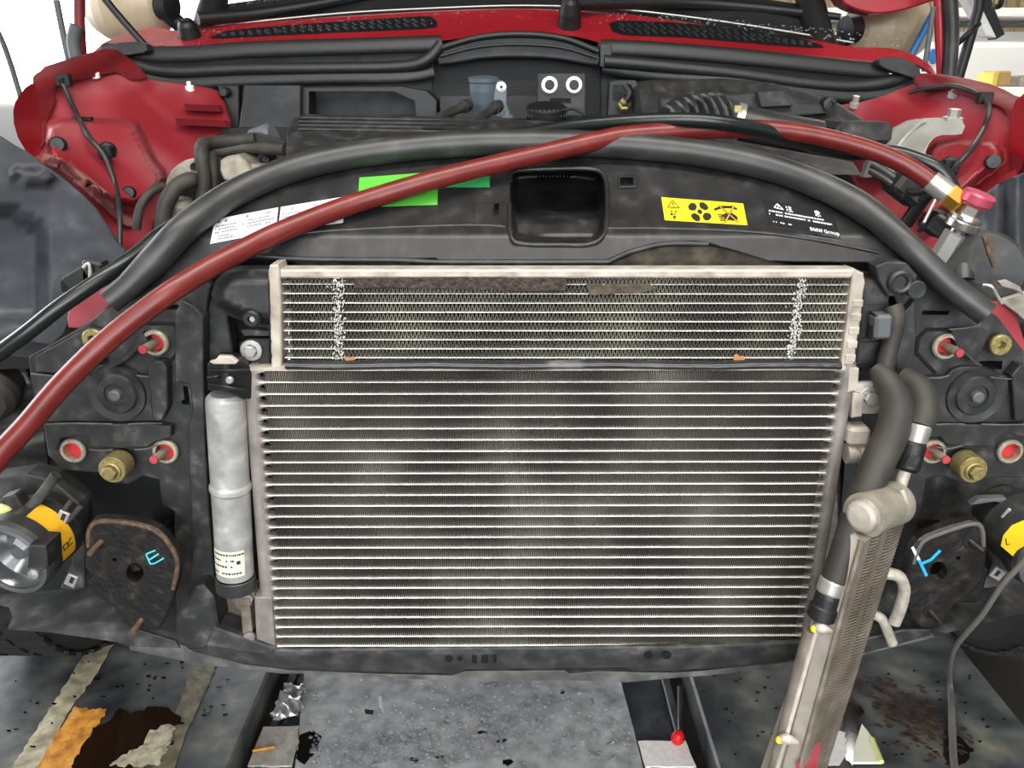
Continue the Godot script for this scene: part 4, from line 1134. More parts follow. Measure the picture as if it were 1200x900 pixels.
# ------------------------------------------------------------------ black front carrier
func front_end() -> void:
	var t := thing("front_carrier", "black plastic front end carrier framing the condenser with its lower crossmember", "carrier", P(630, 780, -0.02))
	var lh := [poly([168, 357, 209, 357, 211, 363, 168, 363]), poly([110, 418, 136, 417, 137, 427, 108, 428]), ring(87, 527, 12, 12, 22), ring(195, 528, 10, 11, 20), ring(183, 401, 10, 10, 20), poly([214, 452, 220, 453, 223, 475, 214, 474, 212, 470, 216, 468])]
	plate("side_panel", poly([35, 438, 33, 418, 62, 402, 104, 378, 122, 362, 150, 355, 200, 326, 232, 316, 246, 336, 240, 372, 240, 430, 243, 520, 248, 600, 256, 700, 262, 738, 232, 760, 208, 748, 204, 600, 190, 592, 186, 563, 168, 558, 150, 568, 130, 565, 118, 555, 72, 551, 56, 534, 50, 497, 40, 470]), -0.03, 0.035, M.plastic, t, "", lh, 0.0, 1.6)
	var step := func(a: Array, z: float, m: Material = M.plastic, holes: Array = []) -> void:
		plate("raised_pad", soft(poly(a), 1), z, 0.02, m, t, "", holes, 0.0, 1.4)
	step.call([36, 436, 60, 440, 104, 440, 112, 433, 122, 430, 140, 431, 152, 441, 186, 441, 188, 494, 104, 495, 90, 494, 52, 495, 42, 470], -0.023)
	step.call([52, 498, 84, 497, 100, 497, 132, 498, 168, 497, 200, 500, 200, 512, 178, 520, 172, 524, 154, 525, 104, 525, 104, 514, 88, 510, 70, 514, 66, 528, 55, 525], -0.018)
	step.call([205, 366, 205, 450, 212, 448, 222, 450, 226, 480, 220, 500, 222, 560, 226, 640, 222, 690, 210, 720, 212, 740, 236, 752, 256, 736, 246, 620, 240, 520, 238, 430, 238, 372, 228, 360, 214, 352], -0.018)
	step.call([172, 430, 180, 424, 190, 424, 195, 432, 196, 478, 190, 492, 184, 494, 178, 488, 176, 460], -0.014)
	step.call([42, 417, 62, 406, 104, 383, 122, 388, 104, 404, 84, 424, 70, 438, 42, 436], -0.02)
	step.call([136, 430, 150, 422, 160, 412, 172, 400, 166, 390, 156, 404, 142, 420, 126, 434], -0.02)
	var rh := [poly([1081, 364, 1113, 364, 1111, 369, 1080, 369]), poly([1148, 423, 1175, 423, 1174, 433, 1144, 433]), ring(1182, 528, 11, 12, 22), ring(1092, 528, 10, 11, 20), ring(1107, 405, 10, 10, 20), poly([1112, 386, 1131, 386, 1136, 412, 1128, 396])]
	plate("side_panel", poly([1042, 330, 1060, 318, 1092, 318, 1150, 358, 1170, 372, 1188, 396, 1202, 414, 1208, 560, 1160, 560, 1132, 568, 1106, 558, 1086, 562, 1080, 600, 1064, 650, 1072, 736, 1030, 752, 990, 758, 1000, 600, 1012, 460, 1034, 432, 1050, 420, 1056, 372]), -0.03, 0.035, M.plastic, t, "", rh, 0.0, 1.6)
	step.call([1082, 442, 1110, 441, 1116, 434, 1128, 430, 1150, 430, 1164, 440, 1200, 442, 1204, 494, 1170, 496, 1100, 496, 1080, 494], -0.023)
	step.call([1080, 498, 1120, 498, 1204, 498, 1206, 516, 1196, 512, 1182, 508, 1168, 514, 1164, 524, 1150, 524, 1110, 522, 1102, 512, 1080, 512], -0.018)
	step.call([1050, 376, 1064, 362, 1072, 352, 1074, 372, 1072, 420, 1062, 436, 1050, 434], -0.018)
	step.call([1186, 440, 1196, 428, 1206, 430, 1206, 492, 1190, 494], -0.014)
	step.call([1114, 386, 1150, 382, 1160, 390, 1152, 410, 1140, 424, 1126, 416, 1120, 402], -0.022)
	# octagonal recess grooves
	for g in [[172, 379, 203, 379, 212, 390, 213, 408, 190, 434], [1112, 386, 1086, 386, 1076, 396, 1074, 414, 1096, 437]]:
		var b := MB.new()
		var pts := []
		for i in range(0, g.size(), 2): pts.append(P(g[i], g[i + 1], -0.0295))
		b.tube(pts, 0.0022, 6, true, 1)
		obj("groove", b, M.void_black, t)
	# domed pads with a centre pin
	for q in [[138, 461], [1142, 463]]:
		var c := P(q[0], q[1], -0.023)
		var d := turned("domed_pad", c, Vector3.BACK, [[0.033, -0.004], [0.031, 0.0035], [0.028, 0.003], [0.023, 0.002], [0.021, 0.005], [0.013, 0.0055], [0.012, 0.003], [0.0, 0.003]], M.plastic, t, "", 36)
		turned("centre_pin", c, Vector3.BACK, [[0.0068, 0.002], [0.0066, 0.009], [0.0045, 0.0105], [0.0, 0.0105]], M.grey_plastic, d)
	# sleeves: rings, the red metal seen through them, studs
	for q in [[183, 401, 1], [195, 528, 1], [87, 527, 0], [1107, 405, 1], [1092, 528, 1], [1182, 528, 0]]:
		var c := P(q[0], q[1], -0.028)
		var k := 0.001 if q[2] == 1 else 0.0008
		var rg := turned("sleeve_ring", c, Vector3.BACK, [[0.0145, 0.0], [0.0145, 0.003 + k], [0.013, 0.0045 + k], [0.0105, 0.0045 + k], [0.0104, 0.0035], [0.0104, -0.006]], M.washer_metal, t, "pale metal sleeve ring")
		turned("red_metal_behind", c + Vector3(0, 0, -0.006), Vector3.BACK, [[0.0, 0.0], [0.013, 0.0]], M.red_inside, rg, "bright red metal seen through the ring", 20)
		if q[2] == 1:
			var sx := -1.0 if q[0] < 600 else 1.0
			var st := turned("stud", c + Vector3(sx * 0.001, -0.001, -0.02), Vector3(sx * 0.12, -0.02, 1), [[0.0, 0.0], [0.0045, 0.0], [0.0045, 0.04], [0.0036, 0.042], [0.0, 0.042]], M.washer_metal, rg, "", 14)
			st.set_meta("label", "pale stud with a red tip")
			# tip of the stud is painted
			turned("red_tip", c + Vector3(sx * 0.001, -0.001, -0.02) + Vector3(sx * 0.12, -0.02, 1).normalized() * 0.0395, Vector3(sx * 0.12, -0.02, 1), [[0.0047, 0.0], [0.0046, 0.003], [0.0, 0.0034]], M.tip_red, rg, "", 14)
	for q in [[140, 543], [1131, 543]]:
		var c := P(q[0], q[1], -0.018)
		var nt := turned("spacer_nut", c, Vector3.BACK, [[0.0155, -0.004], [0.0155, 0.017], [0.0145, 0.019], [0.0, 0.019]], M.gold_metal, t, "yellow passivated spacer nut")
		turned("hex_head", c + Vector3(0, 0, 0.019), Vector3.BACK, [[0.0105, 0.0], [0.0105, 0.003], [0.0085, 0.0035]], M.gold_metal, nt)
		turned("hex_head", c + Vector3(0, 0, 0.0215), Vector3.BACK, [[0.0084, 0.0], [0.0084, 0.006], [0.007, 0.0075], [0.0, 0.0075]], M.gold_metal, nt, "", 6, true)
	for q in [[109.5, 397], [1172, 404]]:
		turned("threaded_washer", P(q[0], q[1], -0.02), Vector3.BACK, [[0.0115, -0.002], [0.0115, 0.002], [0.0105, 0.003], [0.0048, 0.003], [0.0035, -0.004], [0.0, -0.004]], M.gold_metal, t, "yellow passivated threaded washer")
	# scuffed edges of the pads
	for e in [[36, 438, 70, 441, 104, 441], [54, 497, 90, 496, 132, 497], [150, 497, 170, 496, 190, 496], [104, 527, 120, 528, 132, 527], [158, 527, 172, 526, 184, 522], [160, 440, 172, 441, 182, 441], [1082, 443, 1100, 443, 1112, 440], [1160, 442, 1180, 444, 1204, 444], [1090, 498, 1110, 497, 1130, 497], [1150, 497, 1180, 498, 1204, 497], [1098, 524, 1112, 526, 1128, 522], [1112, 386, 1134, 384, 1150, 380], [1132, 414, 1142, 424, 1150, 428]]:
		hose("worn_edge", [e[0], e[1], -0.0165, e[2], e[3], -0.0165, e[4], e[5], -0.0165], 0.0009, M.lip_plastic, t, "", 6, true, 3)
	# lower crossmember
	var zz := func(u, v): return 0.004 - 0.0011 * maxf(0.0, v - 764.0)
	plate("crossmember", soft(poly([212, 738, 258, 742, 325, 762, 480, 760, 640, 759, 800, 758, 945, 752, 1010, 745, 1010, 760, 950, 772, 880, 780, 790, 787, 742, 787, 730, 783, 640, 784, 545, 785, 530, 790, 440, 788, 340, 784, 280, 778, 225, 764]), 1), zz, 0.05, M.dusty_plastic, t, "", [], 14.0, 1.6)
	plate("lip", soft(poly([150, 752, 155, 744, 212, 756, 280, 778, 340, 786, 440, 790, 530, 792, 545, 787, 662, 786, 668, 790, 700, 787, 790, 789, 830, 786, 950, 773, 1010, 762, 1092, 742, 1096, 747, 1012, 768, 940, 780, 830, 792, 790, 795, 735, 800, 668, 798, 540, 799, 480, 796, 400, 790, 330, 790, 230, 778, 152, 762]), 1), -0.03, 0.02, M.lip_plastic, t, "lighter grey lower lip", [], 20.0, 0.8)
	for q in [[526, 772, 5], [539, 772, 3.5], [760, 768, 5.5], [781, 768, 6]]:
		plate("drain_hole", ring(q[0], q[1], q[2], q[2] * 0.8, 14), func(u, v): return zz.call(u, v) + 0.0006, 0.0005, M.void_black, t, "", [], 0.0, 0.0)
	for q in [[556, 768, 6, 3], [568, 768, 8, 3], [580, 768, 4, 3]]:
		plate("clip_slot", PackedVector2Array([Vector2(q[0] - q[2] / 2.0, q[1]), Vector2(q[0] + q[2] / 2.0, q[1]), Vector2(q[0] + q[2] / 2.0, q[1] + 9), Vector2(q[0] - q[2] / 2.0, q[1] + 9)]), func(u, v): return zz.call(u, v) + 0.0006, 0.0005, M.void_black, t, "", [], 0.0, 0.0)
	plate("foot", soft(poly([229, 688, 238, 686, 250, 700, 256, 735, 252, 752, 240, 761, 222, 763, 207, 752, 205, 726]), 1), 0.006, 0.04, M.plastic, t, "", [], 0.0, 3.0)
	plate("lower_brace", soft(poly([250, 735, 300, 752, 322, 760, 318, 768, 290, 766, 240, 757]), 1), 0.008, 0.03, M.dusty_plastic, t, "", [], 0.0, 2.0)
	# dark backing behind the side panels; black sheets added to stand in for shade
	plate("dark_gap_backing", [60, 470, 250, 470, 262, 750, 130, 740, 20, 700, 10, 560], -0.13, 0.01, M.dark_plastic, t, "", [], 0.0, 0.0)
	plate("dark_gap_backing", [1060, 470, 1204, 520, 1210, 700, 1080, 740, 990, 750, 1000, 470], -0.13, 0.01, M.dusty_plastic, t, "", [], 0.0, 0.0)
	plate("dark_gap_backing", [236, 300, 320, 300, 330, 750, 250, 750], -0.07, 0.01, M.void_black, t, "", [], 0.0, 0.0)
	plate("dark_gap_backing", [985, 300, 1062, 310, 1060, 480, 985, 750], -0.07, 0.01, M.void_black, t, "", [], 0.0, 0.0)
	plate("inner_post", [243, 352, 262, 348, 274, 420, 270, 430, 244, 430], -0.04, 0.02, M.plastic, t, "", [], 0.0, 2.0)

# ------------------------------------------------------------------ upper air duct, its stickers and the round seal
func duct_z(u: float, v: float) -> float:
	return -0.05 - (275.0 - v) / 85.0 * 0.11 if v < 275.0 else -0.05 + (v - 275.0) / 30.0 * 0.015

func duct() -> void:
	var hole := soft(poly([598, 204, 604, 199, 690, 199, 704, 203, 710, 212, 710, 268, 704, 280, 690, 286, 612, 284, 600, 278, 597, 262]), 2)
	var t := thing("air_duct_panel", "wide black curved air duct panel with stickers above the radiator", "panel", P(640, 300, -0.04))
	plate("panel", soft(poly([128, 358, 150, 350, 176, 318, 214, 276, 268, 240, 340, 212, 430, 194, 520, 184, 600, 180, 700, 182, 800, 189, 880, 202, 950, 222, 1010, 254, 1060, 294, 1110, 340, 1152, 368, 1120, 344, 1085, 322, 1068, 306, 1040, 308, 930, 307, 900, 306, 868, 296, 830, 285, 812, 283, 780, 285, 735, 296, 712, 306, 695, 307, 515, 306, 510, 303, 470, 304, 360, 303, 300, 299, 262, 304, 235, 316, 190, 334, 150, 356]), 1), duct_z, 0.01, M.duct_plastic, t, "", [hole, poly([727, 208, 742, 208, 742, 217, 727, 217]), poly([579, 239, 585, 238, 585, 252, 579, 252])], 8.0, 1.4)
	# scoop behind the opening
	var bowl := func(u, v):
		var d: float = depth_in(hole, Vector2(u, v))
		return duct_z(u, v) - 0.012 - 0.16 * rise(d, 9.0) * (1.0 - 0.78 * smoothstep(222.0, 262.0, v))
	plate("scoop", hole, bowl, 0.003, M.duct_plastic, t, "smooth rounded scoop", [], 4.0, 0.0)
	hose("scoop_rim", [598, 212, duct_z(598, 212), 602, 201, duct_z(602, 201), 640, 198, duct_z(640, 198), 690, 198, duct_z(690, 198), 706, 204, duct_z(706, 204), 711, 220, duct_z(711, 220), 711, 262, duct_z(711, 262), 704, 280, duct_z(704, 280), 686, 287, duct_z(686, 287), 660, 287, duct_z(660, 287), 614, 286, duct_z(614, 286), 599, 277, duct_z(599, 277), 597, 240, duct_z(597, 240)], 0.0028, M.duct_plastic, t, "", 8)
	for q in [[724, 205, 746, 205, 748, 209, 746, 219, 725, 220], [556, 238, 578, 237, 578, 254, 588, 254, 588, 264, 556, 264]]:
		plate("clip_tab", q, func(u, v): return duct_z(u, v) + 0.003, 0.003, M.duct_plastic, t, "", [poly([727, 208, 742, 208, 742, 217, 727, 217])] if q[0] == 724 else [], 0.0, 0.8)
	hose("fold_line", [400, 270, duct_z(400, 270), 480, 266, duct_z(480, 266), 556, 264, duct_z(556, 264), 592, 266, duct_z(592, 266)], 0.002, M.duct_plastic, t, "", 6)
	hose("fold_line", [240, 302, duct_z(240, 302), 300, 284, duct_z(300, 284), 350, 274, duct_z(350, 274), 400, 270, duct_z(400, 270)], 0.002, M.duct_plastic, t, "", 6)
	hose("fold_line", [712, 268, duct_z(712, 268), 780, 268, duct_z(780, 268), 880, 272, duct_z(880, 272), 960, 282, duct_z(960, 282), 1030, 296, duct_z(1030, 296)], 0.002, M.duct_plastic, t, "", 6)
	hose("lower_edge", [262, 304, -0.034, 300, 300, -0.036, 360, 304, -0.035, 470, 305, -0.034, 516, 307, -0.034, 695, 307, -0.034, 716, 305, -0.034, 740, 295, -0.04, 780, 286, -0.044, 830, 286, -0.044], 0.003, M.duct_plastic, t, "", 8)
	stickers(t)
	plate("shade_backing", [720, 202, 750, 202, 750, 222, 720, 222], func(u, v): return duct_z(u, v) - 0.014, 0.002, M.void_black, t, "", [], 0.0, 0.0)  # black sheets added behind the openings, standing in for their shade
	plate("shade_backing", [574, 234, 590, 234, 590, 258, 574, 258], func(u, v): return duct_z(u, v) - 0.014, 0.002, M.void_black, t, "", [], 0.0, 0.0)
	plate("shade_backing", [236, 292, 1066, 292, 1066, 332, 236, 332], -0.085, 0.004, M.void_black, t, "", [], 0.0, 0.0)
	# dirty pads and mesh visible between the duct and the radiator
	plate("dirty_backing", soft(poly([716, 320, 730, 304, 760, 291, 800, 287, 840, 290, 880, 300, 930, 312, 1000, 316, 1000, 322]), 2), -0.058, 0.006, M.grime, t, "grimy brown backing", [], 0.0, 0.0)
	plate("dirty_backing", [338, 317, 350, 303, 470, 304, 516, 308, 716, 309, 716, 322, 340, 322], -0.058, 0.006, M.grime, t, "grimy brown backing", [], 0.0, 0.0)
	plate("retaining_clip", [452, 304, 462, 308, 478, 312, 490, 304], -0.04, 0.004, M.dark_plastic, t)
	# round rubber seal over the duct
	var b := MB.new()
	var a := [128, 354, 150, 336, 180, 306, 216, 268, 270, 229, 340, 199, 420, 181, 520, 170, 600, 167, 700, 169, 800, 177, 880, 191, 950, 213, 1010, 243, 1060, 284, 1110, 332, 1156, 368]
	var pts := []
	for i in range(0, a.size(), 2):
		pts.append(P(a[i], a[i + 1], duct_z(a[i], a[i + 1] + 8) + 0.012))
	var sr := []
	var si := []
	for i in pts.size():
		sr.append(0.0152 if i > 1 and i < pts.size() - 3 else 0.0128)
		si.append(sr[i] - 0.0025)
	b.tube(pts, sr, 18, false, 6)
	b.tube(pts, si, 18, false, 6)
	tag(obj("bonnet_seal", b, M.rubber), "thick round black rubber seal arching over the duct panel", "seal")

func qpoint(q: PackedVector2Array, s: float, w: float) -> Vector2:   # corners: top left, top right, bottom right, bottom left
	return q[0].lerp(q[1], s).lerp(q[3].lerp(q[2], s), w)

func add_print(b: MB, q: PackedVector2Array, shape: PackedVector2Array, zf) -> void:
	var px := PackedVector2Array()
	for p in shape: px.append(qpoint(q, p.x, p.y))
	add_plate(b, px, zf, 0.0, [], 0.0, 0.0)

func stroke(a: Vector2, c: Vector2, w: float, aspect: float) -> PackedVector2Array:   # a bar in the sticker's own 0..1 square
	var d := (c - a) * Vector2(aspect, 1)
	var n := Vector2(-d.y, d.x).normalized() * w / 2.0
	n.x /= aspect
	return PackedVector2Array([a + n, c + n, c - n, a - n])

func add_letters(b: MB, text: String, q: PackedVector2Array, s0: float, w0: float, s1: float, w1: float, zf, bold: bool = true) -> void:
	var tm := TextMesh.new()
	var f := SystemFont.new()
	f.font_names = PackedStringArray(["Droid Sans"])
	f.font_weight = 700 if bold else 400
	tm.font = f
	tm.text = text; tm.depth = 0.0; tm.font_size = 64; tm.pixel_size = 0.01
	var arr := tm.get_mesh_arrays()
	var vs: PackedVector3Array = arr[Mesh.ARRAY_VERTEX]
	var ix: PackedInt32Array = arr[Mesh.ARRAY_INDEX]
	if vs.is_empty(): return
	var box := AABB(vs[0], Vector3.ZERO)
	for p in vs: box = box.expand(p)
	var w := []
	for p in vs:
		var s := lerpf(s0, s1, (p.x - box.position.x) / maxf(box.size.x, 1e-6))
		var r := lerpf(w1, w0, (p.y - box.position.y) / maxf(box.size.y, 1e-6))
		w.append(S(zf, qpoint(q, s, r)))
	for i in range(0, ix.size(), 3):
		b.tri(w[ix[i]], w[ix[i + 1]], w[ix[i + 2]], Vector3.BACK, Vector3.BACK, Vector3.BACK)

func text_rows(b: MB, q: PackedVector2Array, rows: Array, zf, s: int, aspect: float) -> void:   # illegible small print: [s0, s1, row, height]
	var g := RandomNumberGenerator.new(); g.seed = s
	for r in rows:
		var x: float = r[0]
		while x < r[1]:
			var w: float = g.randf_range(0.5, 1.3) * r[3] / aspect
			if g.randf() < 0.85:
				add_print(b, q, PackedVector2Array([Vector2(x, r[2] - r[3] * g.randf_range(0.3, 0.5)), Vector2(minf(x + w, r[1]), r[2] - r[3] * 0.5), Vector2(minf(x + w, r[1]), r[2] + r[3] * g.randf_range(0.2, 0.5)), Vector2(x, r[2] + r[3] * 0.5)]), zf)
			x += w * 1.35

func stickers(t: Node3D) -> void:
	var z1 := func(u, v): return duct_z(u, v) + 0.0009
	var z2 := func(u, v): return duct_z(u, v) + 0.0014
	var put := func(q: PackedVector2Array, m: Material, label: String) -> Node:
		return plate("sticker", q, z1, 0.0006, m, t, label, [], 8.0, 0.3)
	# two white labels of small print
	for i in 2:
		var q := poly([252, 257, 326, 243, 323, 271, 246, 286] if i == 0 else [329, 242.5, 406, 230, 402, 261, 325.5, 271])
		var st: Node = put.call(q, M.white_label, "white paper label of small print")
		var b := MB.new()
		text_rows(b, q, [[0.06, 0.1, 0.15, 0.12], [0.17, 0.21, 0.15, 0.12], [0.5, 0.56, 0.13, 0.1], [0.8, 0.9, 0.13, 0.08], [0.04, 0.42, 0.32, 0.07], [0.5, 0.92, 0.3, 0.07], [0.04, 0.36, 0.45, 0.07], [0.46, 0.96, 0.43, 0.07], [0.04, 0.4, 0.58, 0.07], [0.48, 0.95, 0.56, 0.07], [0.04, 0.3, 0.74, 0.07], [0.05, 0.36, 0.86, 0.07]], z2, 30 + i, 2.6)
		obj("small_print", b, M.grey_ink if i == 0 else M.blue_ink, st)
	put.call(poly([421, 208, 514, 201, 512.5, 240, 419, 243]), M.green_label, "plain bright green sticker")
	put.call(poly([521, 196.5, 574, 194, 574, 219.5, 521, 219.5]), M.teal_green_label, "smaller blue-green sticker")
	# yellow fan warning
	var q := poly([775, 231, 871, 238.5, 876, 264, 779, 258])
	var st: Node = put.call(q, M.yellow_label, "yellow fan warning sticker")
	var asp := 3.6
	var b := MB.new()
	var T := [Vector2(0.13, 0.1), Vector2(0.205, 0.42), Vector2(0.06, 0.42)]
	for i in 3: add_print(b, q, stroke(T[i], T[(i + 1) % 3], 0.035, asp), z2)
	add_print(b, q, stroke(Vector2(0.132, 0.2), Vector2(0.132, 0.31), 0.05, asp), z2)
	add_print(b, q, stroke(Vector2(0.132, 0.34), Vector2(0.132, 0.385), 0.05, asp), z2)
	text_rows(b, q, [[0.07, 0.17, 0.6, 0.08], [0.08, 0.14, 0.72, 0.1]], z2, 44, asp)
	add_print(b, q, PackedVector2Array([Vector2(0.1, 0.8), Vector2(0.15, 0.78), Vector2(0.125, 0.95)]), z2)
	var fc := Vector2(0.445, 0.52)
	var hub := PackedVector2Array()
	for i in 14: hub.append(fc + Vector2(cos(TAU * i / 14.0) / asp, sin(TAU * i / 14.0)) * 0.105)
	add_print(b, q, hub, z2)
	for k in 4:
		var a := TAU * (k + 0.5) / 4.0
		var bl := PackedVector2Array()
		for p in [[0.17, -0.12], [0.26, -0.3], [0.38, -0.36], [0.5, -0.24], [0.52, 0.0], [0.46, 0.18], [0.34, 0.22], [0.22, 0.12]]:
			var v := Vector2(p[0], p[1] * 0.75).rotated(a)
			bl.append(fc + Vector2(v.x / asp, v.y * 0.92))
		add_print(b, q, bl, z2)
	var hand := PackedVector2Array()
	for p in [[0.7, 0.62], [0.76, 0.5], [0.84, 0.48], [0.89, 0.6], [0.9, 0.74], [0.84, 0.84], [0.77, 0.8]]: hand.append(Vector2(p[0], p[1]))
	add_print(b, q, hand, z2)
	for i in 4: add_print(b, q, stroke(Vector2(0.66 + i * 0.006, 0.58 + i * 0.09), Vector2(0.78, 0.62 + i * 0.06), 0.05, asp), z2)
	add_print(b, q, stroke(Vector2(0.63, 0.38), Vector2(0.72, 0.24), 0.11, asp), z2)
	add_print(b, q, stroke(Vector2(0.72, 0.24), Vector2(0.86, 0.2), 0.12, asp), z2)
	add_print(b, q, stroke(Vector2(0.84, 0.2), Vector2(0.91, 0.28), 0.1, asp), z2)
	obj("pictogram", b, M.ink, st)
	b = MB.new()
	var z3 := func(u, v): return duct_z(u, v) + 0.0018
	add_print(b, q, stroke(Vector2(0.69, 0.15), Vector2(0.9, 0.9), 0.075, asp), z3)
	add_print(b, q, stroke(Vector2(0.88, 0.12), Vector2(0.73, 0.95), 0.075, asp), z3)
	obj("crossed_bars", b, M.orange_label, st)
	b = MB.new()
	var z4 := func(u, v): return duct_z(u, v) + 0.0021
	for e in [-0.012, 0.012]:
		add_print(b, q, stroke(Vector2(0.69 + e, 0.15), Vector2(0.9 + e, 0.9), 0.02, asp), z4)
		add_print(b, q, stroke(Vector2(0.88 + e, 0.12), Vector2(0.73 + e, 0.95), 0.02, asp), z4)
	obj("bar_outline", b, M.ink, st)
	# black notice with white print
	q = poly([894, 233.5, 975, 247, 986, 280, 903, 265])
	st = put.call(q, M.black_label, "black notice sticker with white print")
	asp = 2.3
	b = MB.new()
	T = [Vector2(0.2, 0.08), Vector2(0.265, 0.27), Vector2(0.135, 0.24)]
	for i in 3: add_print(b, q, stroke(T[i], T[(i + 1) % 3], 0.03, asp), z2)
	add_print(b, q, stroke(Vector2(0.2, 0.14), Vector2(0.2, 0.21), 0.035, asp), z2)
	var sign := func(o: Vector2, s: float, lines: Array) -> void:
		for l in lines: add_print(b, q, stroke(o + Vector2(l[0] * s / asp, l[1] * s), o + Vector2(l[2] * s / asp, l[3] * s), 0.028, asp), z2)
	sign.call(Vector2(0.31, 0.1), 0.2, [[0.05, 0.1, 0.22, 0.2], [0.0, 0.35, 0.18, 0.45], [0.02, 0.95, 0.25, 0.6], [0.6, 0.0, 0.7, 0.12], [0.38, 0.22, 0.98, 0.22], [0.42, 0.55, 0.94, 0.55], [0.32, 0.95, 1.02, 0.95], [0.68, 0.22, 0.68, 0.95]])
	sign.call(Vector2(0.72, 0.1), 0.2, [[0.5, -0.05, 0.5, 0.08], [0.15, 0.1, 0.85, 0.1], [0.02, 0.28, 0.98, 0.28], [0.25, 0.38, 0.75, 0.38], [0.25, 0.5, 0.75, 0.5], [0.25, 0.62, 0.75, 0.62], [0.25, 0.38, 0.25, 0.62], [0.75, 0.38, 0.75, 0.62], [0.1, 0.95, 0.16, 0.76], [0.3, 0.76, 0.36, 0.95], [0.36, 0.95, 0.7, 0.95], [0.85, 0.74, 0.95, 0.92]])
	text_rows(b, q, [[0.04, 0.86, 0.4, 0.06], [0.03, 0.93, 0.52, 0.06], [0.06, 0.12, 0.8, 0.05], [0.16, 0.22, 0.8, 0.05], [0.26, 0.32, 0.8, 0.05]], z2, 51, asp)
	obj("small_print", b, M.white_ink, st)
	b = MB.new()
	add_letters(b, "BMW Group", q, 0.58, 0.76, 0.99, 0.93, z2)
	obj("lettering", b, M.white_ink, st)

# ------------------------------------------------------------------ radiator, condenser, receiver
func corner_at(c: Array, s: float, w: float) -> Vector3:
	return (c[0] as Vector3).lerp(c[1], s).lerp((c[3] as Vector3).lerp(c[2], s), w)

func core(t: Node3D, c: Array, n: int, m: Material, dep: float, rv: float, pitch: float, fin_m: Material, edge: float) -> void:
	for i in n:
		var w := float(i) / (n - 1)
		var a := corner_at(c, 0.0, w)
		var e := corner_at(c, 1.0, w)
		var b := MB.new()
		var mid := Vector3(0, 0, -dep * 0.5)
		b.tube([a + mid, e + mid], dep * 0.5 + 0.0006, 12, true, 1, rv / (dep * 0.5 + 0.0006), Vector3.UP)
		obj("tube", b, m, t)
		if i == n - 1: break
		var w2 := float(i + 1) / (n - 1)
		b = MB.new()
		var a0 := corner_at(c, edge, w); var e0 := corner_at(c, 1.0 - edge, w)
		var a1 := corner_at(c, edge, w2); var e1 := corner_at(c, 1.0 - edge, w2)
		var k := int(a0.distance_to(e0) / pitch) * 2
		var th := pitch * 0.26
		var zb := Vector3(0, 0, -dep)
		var zf := Vector3(0, 0, -0.0012)
		for j in k:
			var s0 := float(j) / k
			var s1 := float(j + 1) / k
			var p := (a0.lerp(e0, s0) if j % 2 == 0 else a1.lerp(e1, s0)) + zf
			var q := (a1.lerp(e1, s1) if j % 2 == 0 else a0.lerp(e0, s1)) + zf
			var h := Vector3(th / 2.0, 0, 0)
			b.quad(p - h, p + h, q + h, q - h, Vector3.BACK)
			b.quad(p - h, q - h, q - h + zb, p - h + zb, Vector3.LEFT)
			b.quad(p + h, q + h, q + h + zb, p + h + zb, Vector3.RIGHT)
		stuff(obj("fin_strip", b, fin_m, t))

